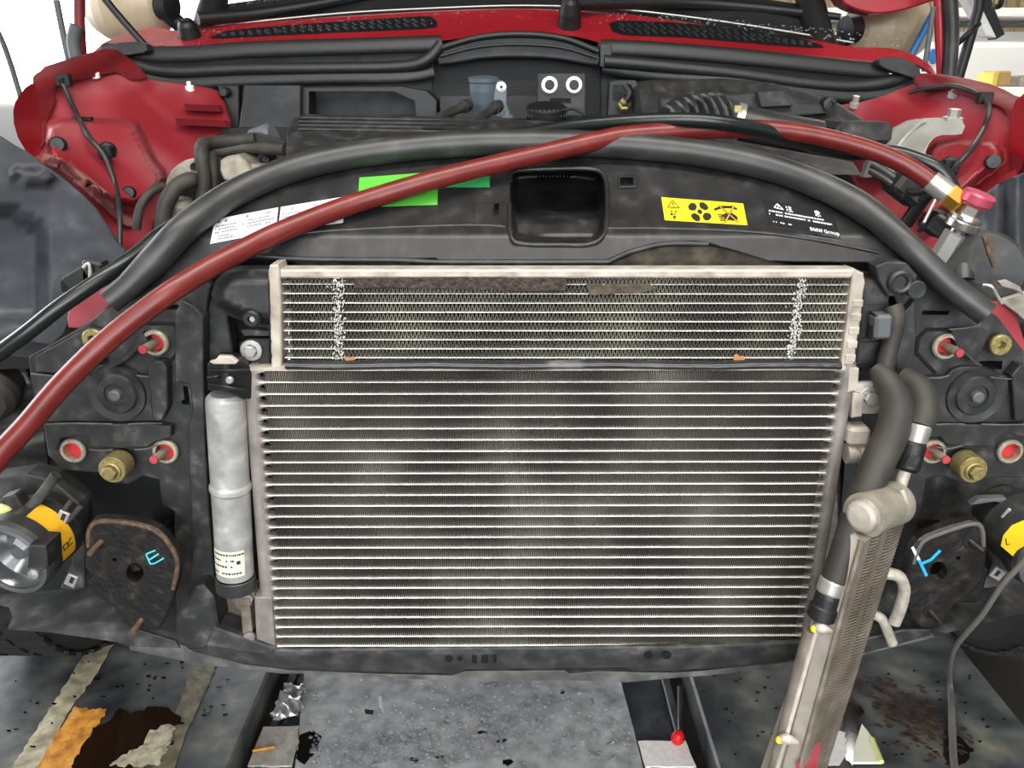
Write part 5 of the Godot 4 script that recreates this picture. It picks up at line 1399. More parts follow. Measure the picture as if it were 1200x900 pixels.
func coolers() -> void:
	# condenser
	var c := [P(302, 434.5, 0), P(986, 433.5, 0), P(937, 756, 0), P(325, 757.5, 0)]
	var t := thing("condenser", "large silver air conditioning condenser of thin horizontal tubes and dirty fins", "condenser", P(632, 757, -0.01))
	core(t, c, 27, M.tube_metal, 0.016, 0.00125, 0.0024, M.fin_metal, 0.012)
	var b := MB.new()
	for side in 2:
		b = MB.new()
		var p0: Vector3 = corner_at(c, side, 0.0)
		var p1: Vector3 = corner_at(c, side, 1.0)
		var o := Vector3((-1.0 if side == 0 else 1.0) * 0.009, 0, -0.008)
		var up := Vector3(0, 0.006, 0)
		b.tube([p0 + o + up, p1 + o - up], 0.0088, 14, true, 1)
		for i in 27:
			var w := i / 26.0
			var p := corner_at(c, side, w)
			var sx := -1.0 if side == 0 else 1.0
			var f := [p + Vector3(sx * 0.004, 0.0042, -0.001), p + Vector3(sx * 0.004, -0.0042, -0.001), p + Vector3(-sx * 0.007, -0.0014, -0.0005), p + Vector3(-sx * 0.007, 0.0014, -0.0005)]
			var g := []
			for q in f: g.append(q + Vector3(0, 0, -0.012))
			b.solid(f, g)
		obj("header_tank", b, M.header_metal, t, "grey upright header tube")
	b = MB.new()
	b.solid([c[0] + Vector3(-0.02, 0.004, 0.001), c[1] + Vector3(0.004, 0.004, 0.001), c[1] + Vector3(0.004, 0.0, 0.001), c[0] + Vector3(-0.02, 0.0, 0.001)], [c[0] + Vector3(-0.02, 0.004, -0.016), c[1] + Vector3(0.004, 0.004, -0.016), c[1] + Vector3(0.004, 0.0, -0.016), c[0] + Vector3(-0.02, 0.0, -0.016)])
	obj("top_rail", b, M.pale_metal, t)
	b = MB.new()
	b.solid([c[0] + Vector3(0, 0, -0.018), c[1] + Vector3(0, 0, -0.018), c[2] + Vector3(0, 0, -0.018), c[3] + Vector3(0, 0, -0.018)], [c[0] + Vector3(0, 0, -0.026), c[1] + Vector3(0, 0, -0.026), c[2] + Vector3(0, 0, -0.026), c[3] + Vector3(0, 0, -0.026)])
	obj("core_backing", b, M.grime, t)
	# receiver canister on the condenser's header
	var p0 := P(264, 462, 0.0)
	var p1 := P(276, 676, 0.0)
	var ax := p1 - p0
	var L := ax.length()
	var cn := turned("receiver_canister", p0, ax, [[0.0, -0.002], [0.016, -0.001], [0.0205, 0.004], [0.021, 0.01], [0.021, L * 0.46], [0.0228, L * 0.475], [0.0228, L * 0.495], [0.021, L * 0.51], [0.0208, L - 0.004], [0.0, L]], M.canister_metal, t, "scuffed silver receiver canister", 32)
	turned("rubber_band", p0 + ax * 0.99, ax, [[0.0212, 0.0], [0.0226, 0.001], [0.0226, 0.017], [0.02, 0.018], [0.0, 0.018]], M.rubber, cn, "", 28)
	# label wrapped on the canister
	var wrap := func(a0: float, a1: float, h0: float, h1: float, rr: float, bb: MB) -> void:
		var d := ax.normalized()
		var sd := d.cross(Vector3.BACK).normalized()   # points to the left
		var fr := sd.cross(d)
		if fr.z < 0: fr = -fr
		if sd.x > 0: sd = -sd
		var n := 10
		for i in n:
			var x0: float = lerpf(a0, a1, float(i) / n)
			var x1: float = lerpf(a0, a1, float(i + 1) / n)
			var d0: Vector3 = -sd * sin(x0) + fr * cos(x0)
			var d1: Vector3 = -sd * sin(x1) + fr * cos(x1)
			bb.quad_n(p0 + ax * h0 + d0 * rr, p0 + ax * h0 + d1 * rr, p0 + ax * h1 + d1 * rr, p0 + ax * h1 + d0 * rr, d0, d1, d1, d0)
	b = MB.new(); wrap.call(-1.1, 0.85, 0.80, 0.945, 0.0214, b)
	var lb := obj("paper_label", b, M.cream_label, cn, "cream paper label with small print")
	b = MB.new()
	rng.seed = 31
	for h in [0.82, 0.852, 0.885, 0.925]:
		var a := -1.0
		var end: float = [0.75, 0.2, 0.15, 0.7][int((h - 0.81) * 28)]
		while a < end:
			var w := rng.randf_range(0.05, 0.14)
			if rng.randf() < 0.85: wrap.call(a, a + w, h - 0.006, h + 0.006 - rng.randf_range(0, 0.004), 0.0216, b)
			a += w * 1.3
	wrap.call(0.42, 0.62, 0.853, 0.873, 0.0216, b)
	obj("small_print", b, M.ink, lb)
	b = MB.new()
	b.box(P(287, 700, -0.002), Vector3(0.02, 0.012, 0.02))
	obj("lower_bracket", b, M.oily_metal, t, "oily cast lower bracket")
	plate("lower_bracket", soft(poly([266, 688, 298, 688, 298, 700, 292, 704, 296, 740, 290, 750, 284, 742, 282, 716, 276, 712, 268, 698]), 1), 0.002, 0.016, M.oily_metal, t, "oily cast lower bracket")
	plate("lower_bracket", soft(poly([298, 700, 318, 700, 323, 764, 302, 766, 300, 740]), 1), 0.003, 0.02, M.header_metal, t)
	for q in [[290.5, 700], [293, 745]]:
		turned("bolt_head", P(q[0], q[1], 0.002), Vector3.BACK, [[0.0068, 0.0], [0.0068, 0.004], [0.006, 0.005], [0.0, 0.0048]], M.header_metal, t)
	plate("back_pan", [258, 690, 282, 690, 284, 728, 262, 732], -0.03, 0.01, M.oily_metal, t)
	# black cloth-like strap holding the canister's top
	var st := plate("clamp_strap", soft(poly([242, 428, 248, 422, 280, 424, 292, 430, 297, 438, 297, 468, 284, 468, 276, 464, 262, 458, 243, 458]), 1), func(u, v): return 0.022 - 0.0007 * absf(u - 264) - 0.000 * v, 0.03, M.dark_plastic, t, "black folded clamp strap", [], 6.0, 2.0)
	turned("screw", P(269.5, 445, 0.019), Vector3.BACK, [[0.0042, 0.0], [0.0042, 0.002], [0.003, 0.0035], [0.0, 0.0035]], M.steel, st)
	for q in [[246, 434, 292, 434], [246, 450, 290, 458], [244, 443, 262, 440]]:
		hose("fold", [q[0], q[1], 0.014, (q[0] + q[2]) / 2.0, (q[1] + q[3]) / 2.0, 0.021, q[2], q[3], 0.010], 0.0022, M.dark_plastic, st, "", 6)
	plate("metal_tab", soft(poly([245, 424, 252, 422, 256, 417, 270, 418, 278, 424, 276, 427, 250, 427]), 1), 0.024, 0.006, M.pale_metal, t)
	plate("bracket_plate", [1002, 449, 1037, 448, 1038, 485, 1000, 485], -0.004, 0.006, M.pale_metal, t, "pale slotted side bracket", [poly([1028, 462, 1033, 461, 1034, 471, 1029, 471])])
	bolt("bolt", 1019, 466, -0.003, 0.0125, M.bolt_metal, t)
	b = MB.new()
	b.box(P(1003, 508, -0.004), Vector3(0.024, 0.022, 0.024), Basis.IDENTITY, 0.004)
	b.box(P(1012, 524, -0.004), Vector3(0.022, 0.012, 0.02), Basis.IDENTITY, 0.003)
	obj("pipe_fitting", b, M.pale_metal, t, "pale aluminium pipe block")
	turned("pipe_fitting", P(991, 531, -0.002), Vector3(1, 0.05, 0), [[0.0, 0.0], [0.0115, 0.0], [0.0115, 0.008], [0.009, 0.009], [0.009, 0.012], [0.0125, 0.013], [0.0125, 0.03], [0.0, 0.03]], M.pale_metal, t, "pale aluminium pipe block")
	for q in [[1001, 440], [1006, 470]]:
		plate("mount_lug", soft(poly([q[0] - 6, q[1] - 10, q[0] + 6, q[1] - 8, q[0] + 4, q[1] + 18, q[0] - 8, q[1] + 20]), 1), 0.001, 0.008, M.pale_metal, t)
	# upper radiator
	c = [P(330, 322, -0.008), P(1000, 323, -0.008), P(986, 430, -0.008), P(334, 430, -0.008)]
	t = thing("radiator", "shallow beige framed radiator standing directly above the large condenser", "radiator", P(656, 431, -0.015))
	core(t, c, 11, M.tube_metal, 0.02, 0.00085, 0.0042, M.fin_metal_upper, 0.012)
	b = MB.new()
	b.box((c[0] + c[1]) / 2.0 + Vector3(0, 0.002, -0.008), Vector3((c[1] as Vector3).distance_to(c[0]) + 0.004, 0.009, 0.024), Basis.IDENTITY, 0.002)
	obj("top_rail", b, M.pale_metal, t, "pale beige top rail")
	plate("side_post", soft(poly([314, 318, 316, 311, 326, 310, 328, 318, 330, 430, 318, 432, 316, 370]), 1), -0.002, 0.03, M.pale_metal, t, "pale beige side post", [], 0.0, 1.6)
	plate("side_post", soft(poly([999, 322, 1002, 317, 1012, 320, 1014, 332, 1012, 342, 1009, 372, 1004, 402, 1000, 434, 984, 434, 988, 410, 994, 370]), 1), -0.002, 0.03, M.pale_metal, t, "pale beige side post", [], 0.0, 1.6)
	b = MB.new()
	b.solid([c[0] + Vector3(0, 0, -0.022), c[1] + Vector3(0, 0, -0.022), c[2] + Vector3(0, 0, -0.022), c[3] + Vector3(0, 0, -0.022)], [c[0] + Vector3(0, 0, -0.03), c[1] + Vector3(0, 0, -0.03), c[2] + Vector3(0, 0, -0.03), c[3] + Vector3(0, 0, -0.03)])
	obj("core_backing", b, M.grime, t)
	for i in 5:
		var v := 352.0 + i * 16
		plate("tank_tooth", [1000 - i * 2.2, v, 1012 - i * 2.2, v, 1011 - i * 2.2, v + 8, 999 - i * 2.2, v + 8], -0.0005, 0.01, M.pale_metal, t, "", [], 0.0, 0.6)
		plate("tank_slot", [311.5 + i * 0.8, 347.0 + i * 17, 315 + i * 0.8, 347.0 + i * 17, 315 + i * 0.8, 352.0 + i * 17, 311.5 + i * 0.8, 352.0 + i * 17], -0.001, 0.004, M.void_black, t, "", [], 0.0, 0.0)
	plate("foam_strip", ragged(poly([414, 327, 470, 326, 560, 325, 664, 327, 663, 341, 628, 341, 560, 340, 500, 338, 430, 337, 416, 338]), 0.8, 6, 41), -0.004, 0.006, M.foam, t, "torn strip of dirty brown foam", [], 0.0, 0.6)
	plate("foam_strip", ragged(poly([688, 334, 760, 333, 772, 337, 750, 344, 690, 346]), 1.0, 5, 42), -0.005, 0.004, M.grime, t, "", [], 0.0, 0.4)
	for q in [[398, 391, 50], [928, 940, 51]]:
		b = MB.new()
		rng.seed = q[2]
		for i in 260:
			var v := rng.randf_range(325, 421)
			var k := (v - 325) / 96.0
			var u := (lerpf(396, 397, k) if q[2] == 50 else lerpf(940, 926, k)) + rng.randfn(0, 3.4)
			b.box(P(u, v, -0.006), Vector3(rng.randf_range(0.0004, 0.0011), rng.randf_range(0.0008, 0.0024), 0.002), Basis(Vector3.BACK, rng.randf_range(-0.6, 0.6)), 0.0)
		stuff(obj("white_crust", b, M.white_crust, t, "white streak of crushed corroded fins"))
	plate("stuck_leaf", ragged(poly([859, 419, 863, 414, 866, 417, 872, 418, 873, 424, 866, 423, 861, 426]), 0.6, 3, 8), -0.003, 0.001, M.brown_leaf, t, "small brown leaf stuck in the fins", [], 0.0, 0.0)
	plate("stuck_leaf", ragged(poly([402, 420, 414, 418, 417, 421, 406, 423]), 0.5, 3, 9), -0.003, 0.001, M.brown_leaf, t, "", [], 0.0, 0.0)
	b = MB.new()
	var tp := []
	for i in 15:
		var k := i / 14.0
		tp.append(P(lerpf(336, 984, k), 427.5 + 0.8 * sin(k * 19.0), 0.0))
	b.tube(tp, 0.0078, 10, true, 4, 0.62, Vector3.UP)
	tag(obj("rubber_strip", b, M.tape), "dark creased rubber strip laid between radiator and condenser", "strip")
	# black plastic beside the radiator
	t = thing("radiator_side_cover", "matt black rounded plastic cover with grommet beside the beige side post", "cover", P(280, 400, -0.01))
	plate("cover", soft(poly([247, 345, 252, 330, 262, 318, 275, 315, 314, 315, 316, 385, 296, 382, 262, 368, 250, 360]), 1), func(u, v): return 0.002 - 0.022 * (1.0 - rise(depth_in(poly([247, 345, 252, 330, 262, 318, 275, 315, 330, 315, 330, 385, 296, 382, 262, 368, 250, 360]), Vector2(u, v)), 16.0)), 0.02, M.plastic, t, "", [], 5.0, 1.0)
	plate("cover_lip", [281, 387, 290, 386, 316, 388, 316, 394, 286, 394], -0.012, 0.02, M.plastic, t)
	turned("grommet", P(296, 373, 0.002), Vector3.BACK, [[0.0092, 0.0], [0.0092, 0.004], [0.007, 0.006], [0.004, 0.006], [0.003, 0.002], [0.0, 0.002]], M.dark_plastic, t)
	turned("grommet_hole", P(296, 374, 0.0045), Vector3.BACK, [[0.003, 0.0], [0.003, 0.0006], [0.0, 0.0006]], M.steel, t)
	t = thing("radiator_mount", "square black rubber mount with a bright flanged bolt under the rounded cover", "mount", P(296, 428, -0.01))
	plate("mount_block", soft(poly([280, 402, 290, 397, 316, 397, 317, 427, 296, 429, 280, 422]), 1), -0.012, 0.03, M.dark_plastic, t, "", [], 0.0, 1.5)
	bolt("bolt", 294.5, 410.5, -0.009, 0.0115, M.bolt_metal, t)
	t = thing("radiator_tank", "black plastic tank with a grey connector at the radiator's far post", "tank", P(1030, 435, -0.02))
	plate("tank_body", [1012, 326, 1030, 328, 1042, 348, 1042, 358, 1056, 362, 1052, 380, 1040, 400, 1028, 420, 1024, 432, 1003, 432, 1010, 372], -0.024, 0.03, M.plastic, t, "", [], 0.0, 1.4)
	plate("raised_panel", [1012, 358, 1038, 358, 1036, 396, 1008, 397], -0.021, 0.01, M.plastic, t)
	plate("raised_panel", [1007, 402, 1032, 400, 1024, 426, 1004, 428], -0.021, 0.01, M.plastic, t)
	block("connector", P(1031, 381, -0.01), Vector3(0.018, 0.026, 0.022), M.grey_plastic, t, "grey square connector", Basis(Vector3.BACK, 0.06), 0.003)
	block("connector_clip", P(1022, 382, -0.012), Vector3(0.004, 0.028, 0.016), M.dark_plastic, t)
	plate("corner_ear", soft(poly([1026, 312, 1040, 307, 1062, 308, 1076, 322, 1074, 336, 1060, 346, 1042, 348, 1030, 330]), 1), -0.012, 0.02, M.plastic, t, "", [], 0.0, 1.5)
	turned("mount_bush", P(1054, 330, -0.010), Vector3.BACK, [[0.0125, 0.0], [0.0125, 0.004], [0.010, 0.006], [0.007, 0.005], [0.006, 0.002], [0.0, 0.002]], M.rubber, t)
	turned("mount_bush", P(1073, 339, -0.008), Vector3.BACK, [[0.0098, 0.0], [0.0098, 0.003], [0.0085, 0.004], [0.0, 0.004]], M.plastic, t)

# ------------------------------------------------------------------ hoses and the hanging cooler
func hoses() -> void:
	var t := thing("service_hose", "long glossy red service hose with brass nut draped across the front", "hose", P(560, 200, -0.12))
	hose("hose", [-160, 800, 0.16, -90, 668, 0.145, -34, 578, 0.13, 0, 533, 0.115, 33, 497, 0.105, 67, 457, 0.095, 100, 423, 0.085, 133, 393, 0.07, 167, 366, 0.055, 200, 342, 0.04, 233, 321, 0.02, 267, 302, 0.0, 300, 285, -0.02, 330, 271, -0.035, 380, 251, -0.06, 430, 234, -0.08, 507, 211, -0.10, 571, 195, -0.12, 640, 179, -0.14, 700, 165, -0.155, 740, 158, -0.165, 830, 152, -0.18, 900, 152, -0.185, 960, 160, -0.185, 1020, 176, -0.18, 1062, 194, -0.17, 1094, 215, -0.155], 0.0108, M.red_hose, t, "red rubber hose", 16, true, 6)
	var f0 := P(1092, 213, -0.156)
	var f1 := P(1128, 240, -0.14)
	var ax := f1 - f0
	turned("ferrule", f0, ax, [[0.0, -0.002], [0.0118, -0.002], [0.0122, 0.001], [0.0122, 0.022], [0.0105, 0.023], [0.0, 0.023]], M.steel, t, "crimped silver ferrule")
	turned("hex_nut", f0, ax, [[0.0, 0.022], [0.0135, 0.022], [0.0145, 0.024], [0.0145, 0.038], [0.013, 0.041], [0.0, 0.041]], M.brass, t, "brass hex nut", 6, true)
	t = thing("coupler", "chrome quick coupler with a pink knob screwed to the red hose", "coupler", P(1112, 292, -0.15))
	var c0 := P(1108, 294, -0.145)
	var c1 := P(1146, 232, -0.13)
	ax = c1 - c0
	var L := ax.length()
	turned("hex_base", c0, ax, [[0.0, -0.012], [0.0125, -0.012], [0.0135, -0.009], [0.0135, L * 0.34], [0.0115, L * 0.36], [0.0, L * 0.36]], M.steel, t, "silver hex base", 6, true)
	turned("collar", c0, ax, [[0.0095, L * 0.35], [0.0095, L * 0.44], [0.018, L * 0.45], [0.019, L * 0.47], [0.019, L * 0.58], [0.0178, L * 0.6], [0.0178, L * 0.62], [0.019, L * 0.64], [0.0185, L * 0.68], [0.0, L * 0.69]], M.chrome, t, "chrome knurled collar", 32)
	turned("hex_neck", c0, ax, [[0.013, L * 0.68], [0.013, L * 0.9], [0.0, L * 0.9]], M.chrome, t, "", 6, true)
	turned("knob", c0, ax, [[0.0, L * 0.86], [0.014, L * 0.86], [0.0145, L * 0.89], [0.0165, L * 0.9], [0.0185, L * 0.93], [0.0185, L * 1.06], [0.0165, L * 1.09], [0.0, L * 1.09]], M.pink_anodised, t, "pink anodised knob", 32)
	var o := hose("service_hose", [-190, 560, 0.05, -100, 488, 0.03, -30, 434, 0.02, 0, 413, 0.015, 33, 389, 0.01, 67, 362, 0.0, 100, 339, -0.015, 133, 317, -0.035, 165, 294, -0.065, 195, 270, -0.10, 260, 236, -0.19, 340, 205, -0.23, 430, 184, -0.25, 530, 170, -0.25, 610, 158, -0.24, 680, 147, -0.21, 760, 141, -0.18, 830, 142, -0.165, 900, 154, -0.18, 960, 172, -0.205, 1000, 180, -0.215, 1045, 178, -0.21, 1085, 190, -0.19, 1108, 206, -0.18, 1122, 232, -0.17], 0.0085, M.black_hose, null, "", 14, true, 6)
	tag(o, "long dark green-black service hose running behind the red one", "hose")
	# brown tube beside the radiator and the two thick hoses of the hanging cooler
	o = hose("drain_hose", [1046, 358, -0.012, 1050, 372, -0.008, 1046, 394, -0.008, 1040, 416, -0.006, 1036, 440, -0.004], 0.0095, M.hose_rubber)
	tag(o, "brownish dirty hose dropping beside the grey square connector", "hose")
	t = thing("cooler_hose", "thick black hose bending down to the hanging cooler's silver ring", "hose", P(980, 720, 0.1))
	hose("hose", [1026, 432, -0.002, 1038, 446, 0.012, 1050, 470, 0.028, 1048, 500, 0.04, 1030, 540, 0.055, 1012, 580, 0.07, 998, 620, 0.085, 986, 655, 0.095, 977, 680, 0.1], [0.0075, 0.013, 0.0165, 0.0172, 0.0168, 0.0155, 0.0142, 0.0135, 0.0132], M.hose_rubber, t, "thick black rubber hose", 18, true, 6)
	var h0 := P(977, 678, 0.1)
	var h1 := P(962, 722, 0.105)
	ax = h1 - h0
	turned("crimp_ring", h0, ax, [[0.0, 0.0], [0.0125, 0.0], [0.0132, 0.002], [0.0132, 0.014], [0.0122, 0.016], [0.0, 0.016]], M.steel, t, "silver crimp ring")
	turned("quick_connector", h0, ax, [[0.0, 0.016], [0.0115, 0.016], [0.0125, 0.02], [0.0125, 0.03], [0.0145, 0.032], [0.0145, 0.044], [0.012, 0.046], [0.0, 0.046]], M.dark_plastic, t, "black quick connector", 20)
	t = thing("cooler_hose", "short black elbow hose with a silver ring entering the cooler's end tank", "hose", P(1060, 560, 0.05))
	hose("hose", [1060, 442, 0.005, 1074, 452, 0.02, 1082, 468, 0.032, 1082, 488, 0.04, 1078, 500, 0.045], [0.012, 0.0135, 0.014, 0.0138, 0.013], M.hose_rubber, t, "black rubber elbow", 16, true, 6)
	h0 = P(1078, 497, 0.045)
	h1 = P(1062, 552, 0.055)
	ax = h1 - h0
	turned("crimp_ring", h0, ax, [[0.0, 0.0], [0.0125, 0.0], [0.0128, 0.002], [0.0112, 0.018], [0.0, 0.018]], M.steel, t, "silver crimp ring")
	turned("quick_connector", h0, ax, [[0.0, 0.018], [0.0112, 0.018], [0.0125, 0.022], [0.0125, 0.046], [0.01, 0.05], [0.0, 0.05]], M.dark_plastic, t, "black quick connector", 16)
	block("connector_button", h0 + ax.normalized() * 0.034 + Vector3(-0.004, 0, 0.0125), Vector3(0.012, 0.012, 0.003), M.plastic, t, "", Basis(Vector3.BACK, -0.35))
	hose("pipe_stub", [1063, 545, 0.055, 1058, 560, 0.058, 1054, 575, 0.06], 0.0062, M.white_pipe, t)
	hose("wire_clip", [1036, 552, 0.05, 1036, 562, 0.055, 1044, 572, 0.062, 1052, 576, 0.066], 0.0028, M.steel, t, "", 8)
	# hanging cooler
	t = thing("hanging_cooler", "narrow dull aluminium cooler hanging by its hoses in front of the condenser", "cooler", P(960, 890, 0.1))
	var TL := P(985, 622, 0.085); var TM := P(1008, 632, 0.112); var TR := P(1058, 606, 0.075)
	var BL := P(896, 922, 0.115); var BM := P(929, 922, 0.125); var BR := P(961, 912, 0.09)
	var bk := Vector3(0, 0, -0.03)
	var b := MB.new()
	b.solid([TM, TR, BR, BM], [TM + bk, TR + bk, BR + bk, BM + bk])
	obj("fin_block", b, M.oily_metal, t, "dull finned core")
	# fins: four ribbed columns down the core, as raised ticks
	b = MB.new()
	var n := 84
	for i in n:
		var k := (i + 0.5) / n
		for col in 5:
			var s := 0.1 + col * 0.2
			var p := TM.lerp(TR, s).lerp(BM.lerp(BR, s), k)
			var ex := (TR - TM) * 0.08
			var ey := (BM - TM) / n * 0.28
			var nz := (TR - TM).cross(BM - TM).normalized()
			if nz.z < 0: nz = -nz
			nz *= 0.0042
			var tl := ey * (1.0 if col % 2 == 0 else -0.8)
			b.solid([p - ex - ey + tl, p - ex + ey + tl, p + ex + ey - tl, p + ex - ey - tl], [p - ex - ey + tl + nz, p - ex + ey + tl + nz, p + ex + ey - tl + nz, p + ex - ey - tl + nz])
	stuff(obj("fin_row", b, M.oily_metal, t))
	b = MB.new()
	b.solid([TL, TM, BM, BL], [TL + bk * 0.5 + Vector3(0.01, 0, 0), TM + bk, BM + bk, BL + bk * 0.7])
	obj("side_plate", b, M.pale_metal, t, "pale side plate")
	b = MB.new()
	b.tube([TM + Vector3(0.001, 0, 0.001), BM + Vector3(0.001, 0, 0.001)], 0.0028, 8)
	obj("edge_seam", b, M.oily_metal, t)
	b = MB.new()
	b.tube([P(950, 738, 0.108), P(934, 800, 0.112), P(921, 850, 0.116), P(909, 897, 0.12), P(899, 935, 0.122)], [0.0075, 0.008, 0.0075, 0.0075, 0.0075], 14)
	obj("side_tank", b, M.oily_metal, t, "rounded tank along the cooler's edge")
	b = MB.new()
	b.tube([P(957, 737, 0.115), P(939, 800, 0.119), P(922, 860, 0.123), P(911, 900, 0.127)], 0.0028, 8)
	obj("weld_seam", b, M.pale_metal, t)
	for q in [[963, 736, 0.112], [922, 866, 0.124]]:
		var g := MB.new()
		g.tube([P(q[0] - 8, q[1] + 1, q[2]), P(q[0], q[1], q[2] + 0.006), P(q[0] + 13, q[1] + 4, q[2])], [0.004, 0.006, 0.0015], 10)
		var w := obj("rivet_tab", g, M.pale_metal, t)
		turned("yellow_dot", P(q[0] - 9, q[1] + 1, q[2] + 0.004), Vector3(-0.2, 0.2, 1), [[0.004, 0.0], [0.003, 0.003], [0.0, 0.0035]], M.yellow_label, w, "small yellow paint dot", 10)
	# end tank: a drum lying across the top with a bright round cap
	var e0 := P(1012, 604, 0.098)
	var e1 := P(1060, 584, 0.055)
	ax = e1 - e0
	turned("end_tank", e0, ax, [[0.0, -0.006], [0.016, -0.005], [0.0185, -0.001], [0.0225, 0.0], [0.0225, 0.006], [0.0215, 0.008], [0.0215, 0.042], [0.0225, 0.046], [0.0225, 0.056], [0.018, 0.064], [0.0, 0.066]], M.cast_metal, t, "cast aluminium end tank", 30)
	turned("end_cap", e0, ax, [[0.0, -0.0085], [0.012, -0.0075], [0.0165, -0.0045], [0.0168, 0.0]], M.pale_metal, t, "bright round end cap", 26)
	hose("retaining_clip", [1056, 574, 0.082, 1061, 586, 0.086, 1060, 600, 0.084], 0.003, M.pale_metal, t, "", 8)
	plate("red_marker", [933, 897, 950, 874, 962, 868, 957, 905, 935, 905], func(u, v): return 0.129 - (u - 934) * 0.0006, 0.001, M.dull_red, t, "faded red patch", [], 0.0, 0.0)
	# two white pipe ends behind the cooler
	for q in [[[1026, 672, 0.03, 1040, 672, 0.034, 1054, 676, 0.036, 1060, 690, 0.036, 1055, 712, 0.036, 1048, 730, 0.034], 0.0068, "upper chalky white bent pipe poking out beside the hanging cooler"], [[1008, 722, 0.02, 1022, 720, 0.024, 1034, 726, 0.026, 1041, 742, 0.026, 1046, 754, 0.026], 0.0058, "lower smaller chalky white bent pipe beside the hanging cooler"]]:
		o = hose("bent_pipe", q[0], q[1], M.white_pipe, null, "", 14, true, 6)
		tag(o, q[2], "pipe", "bent white pipes")

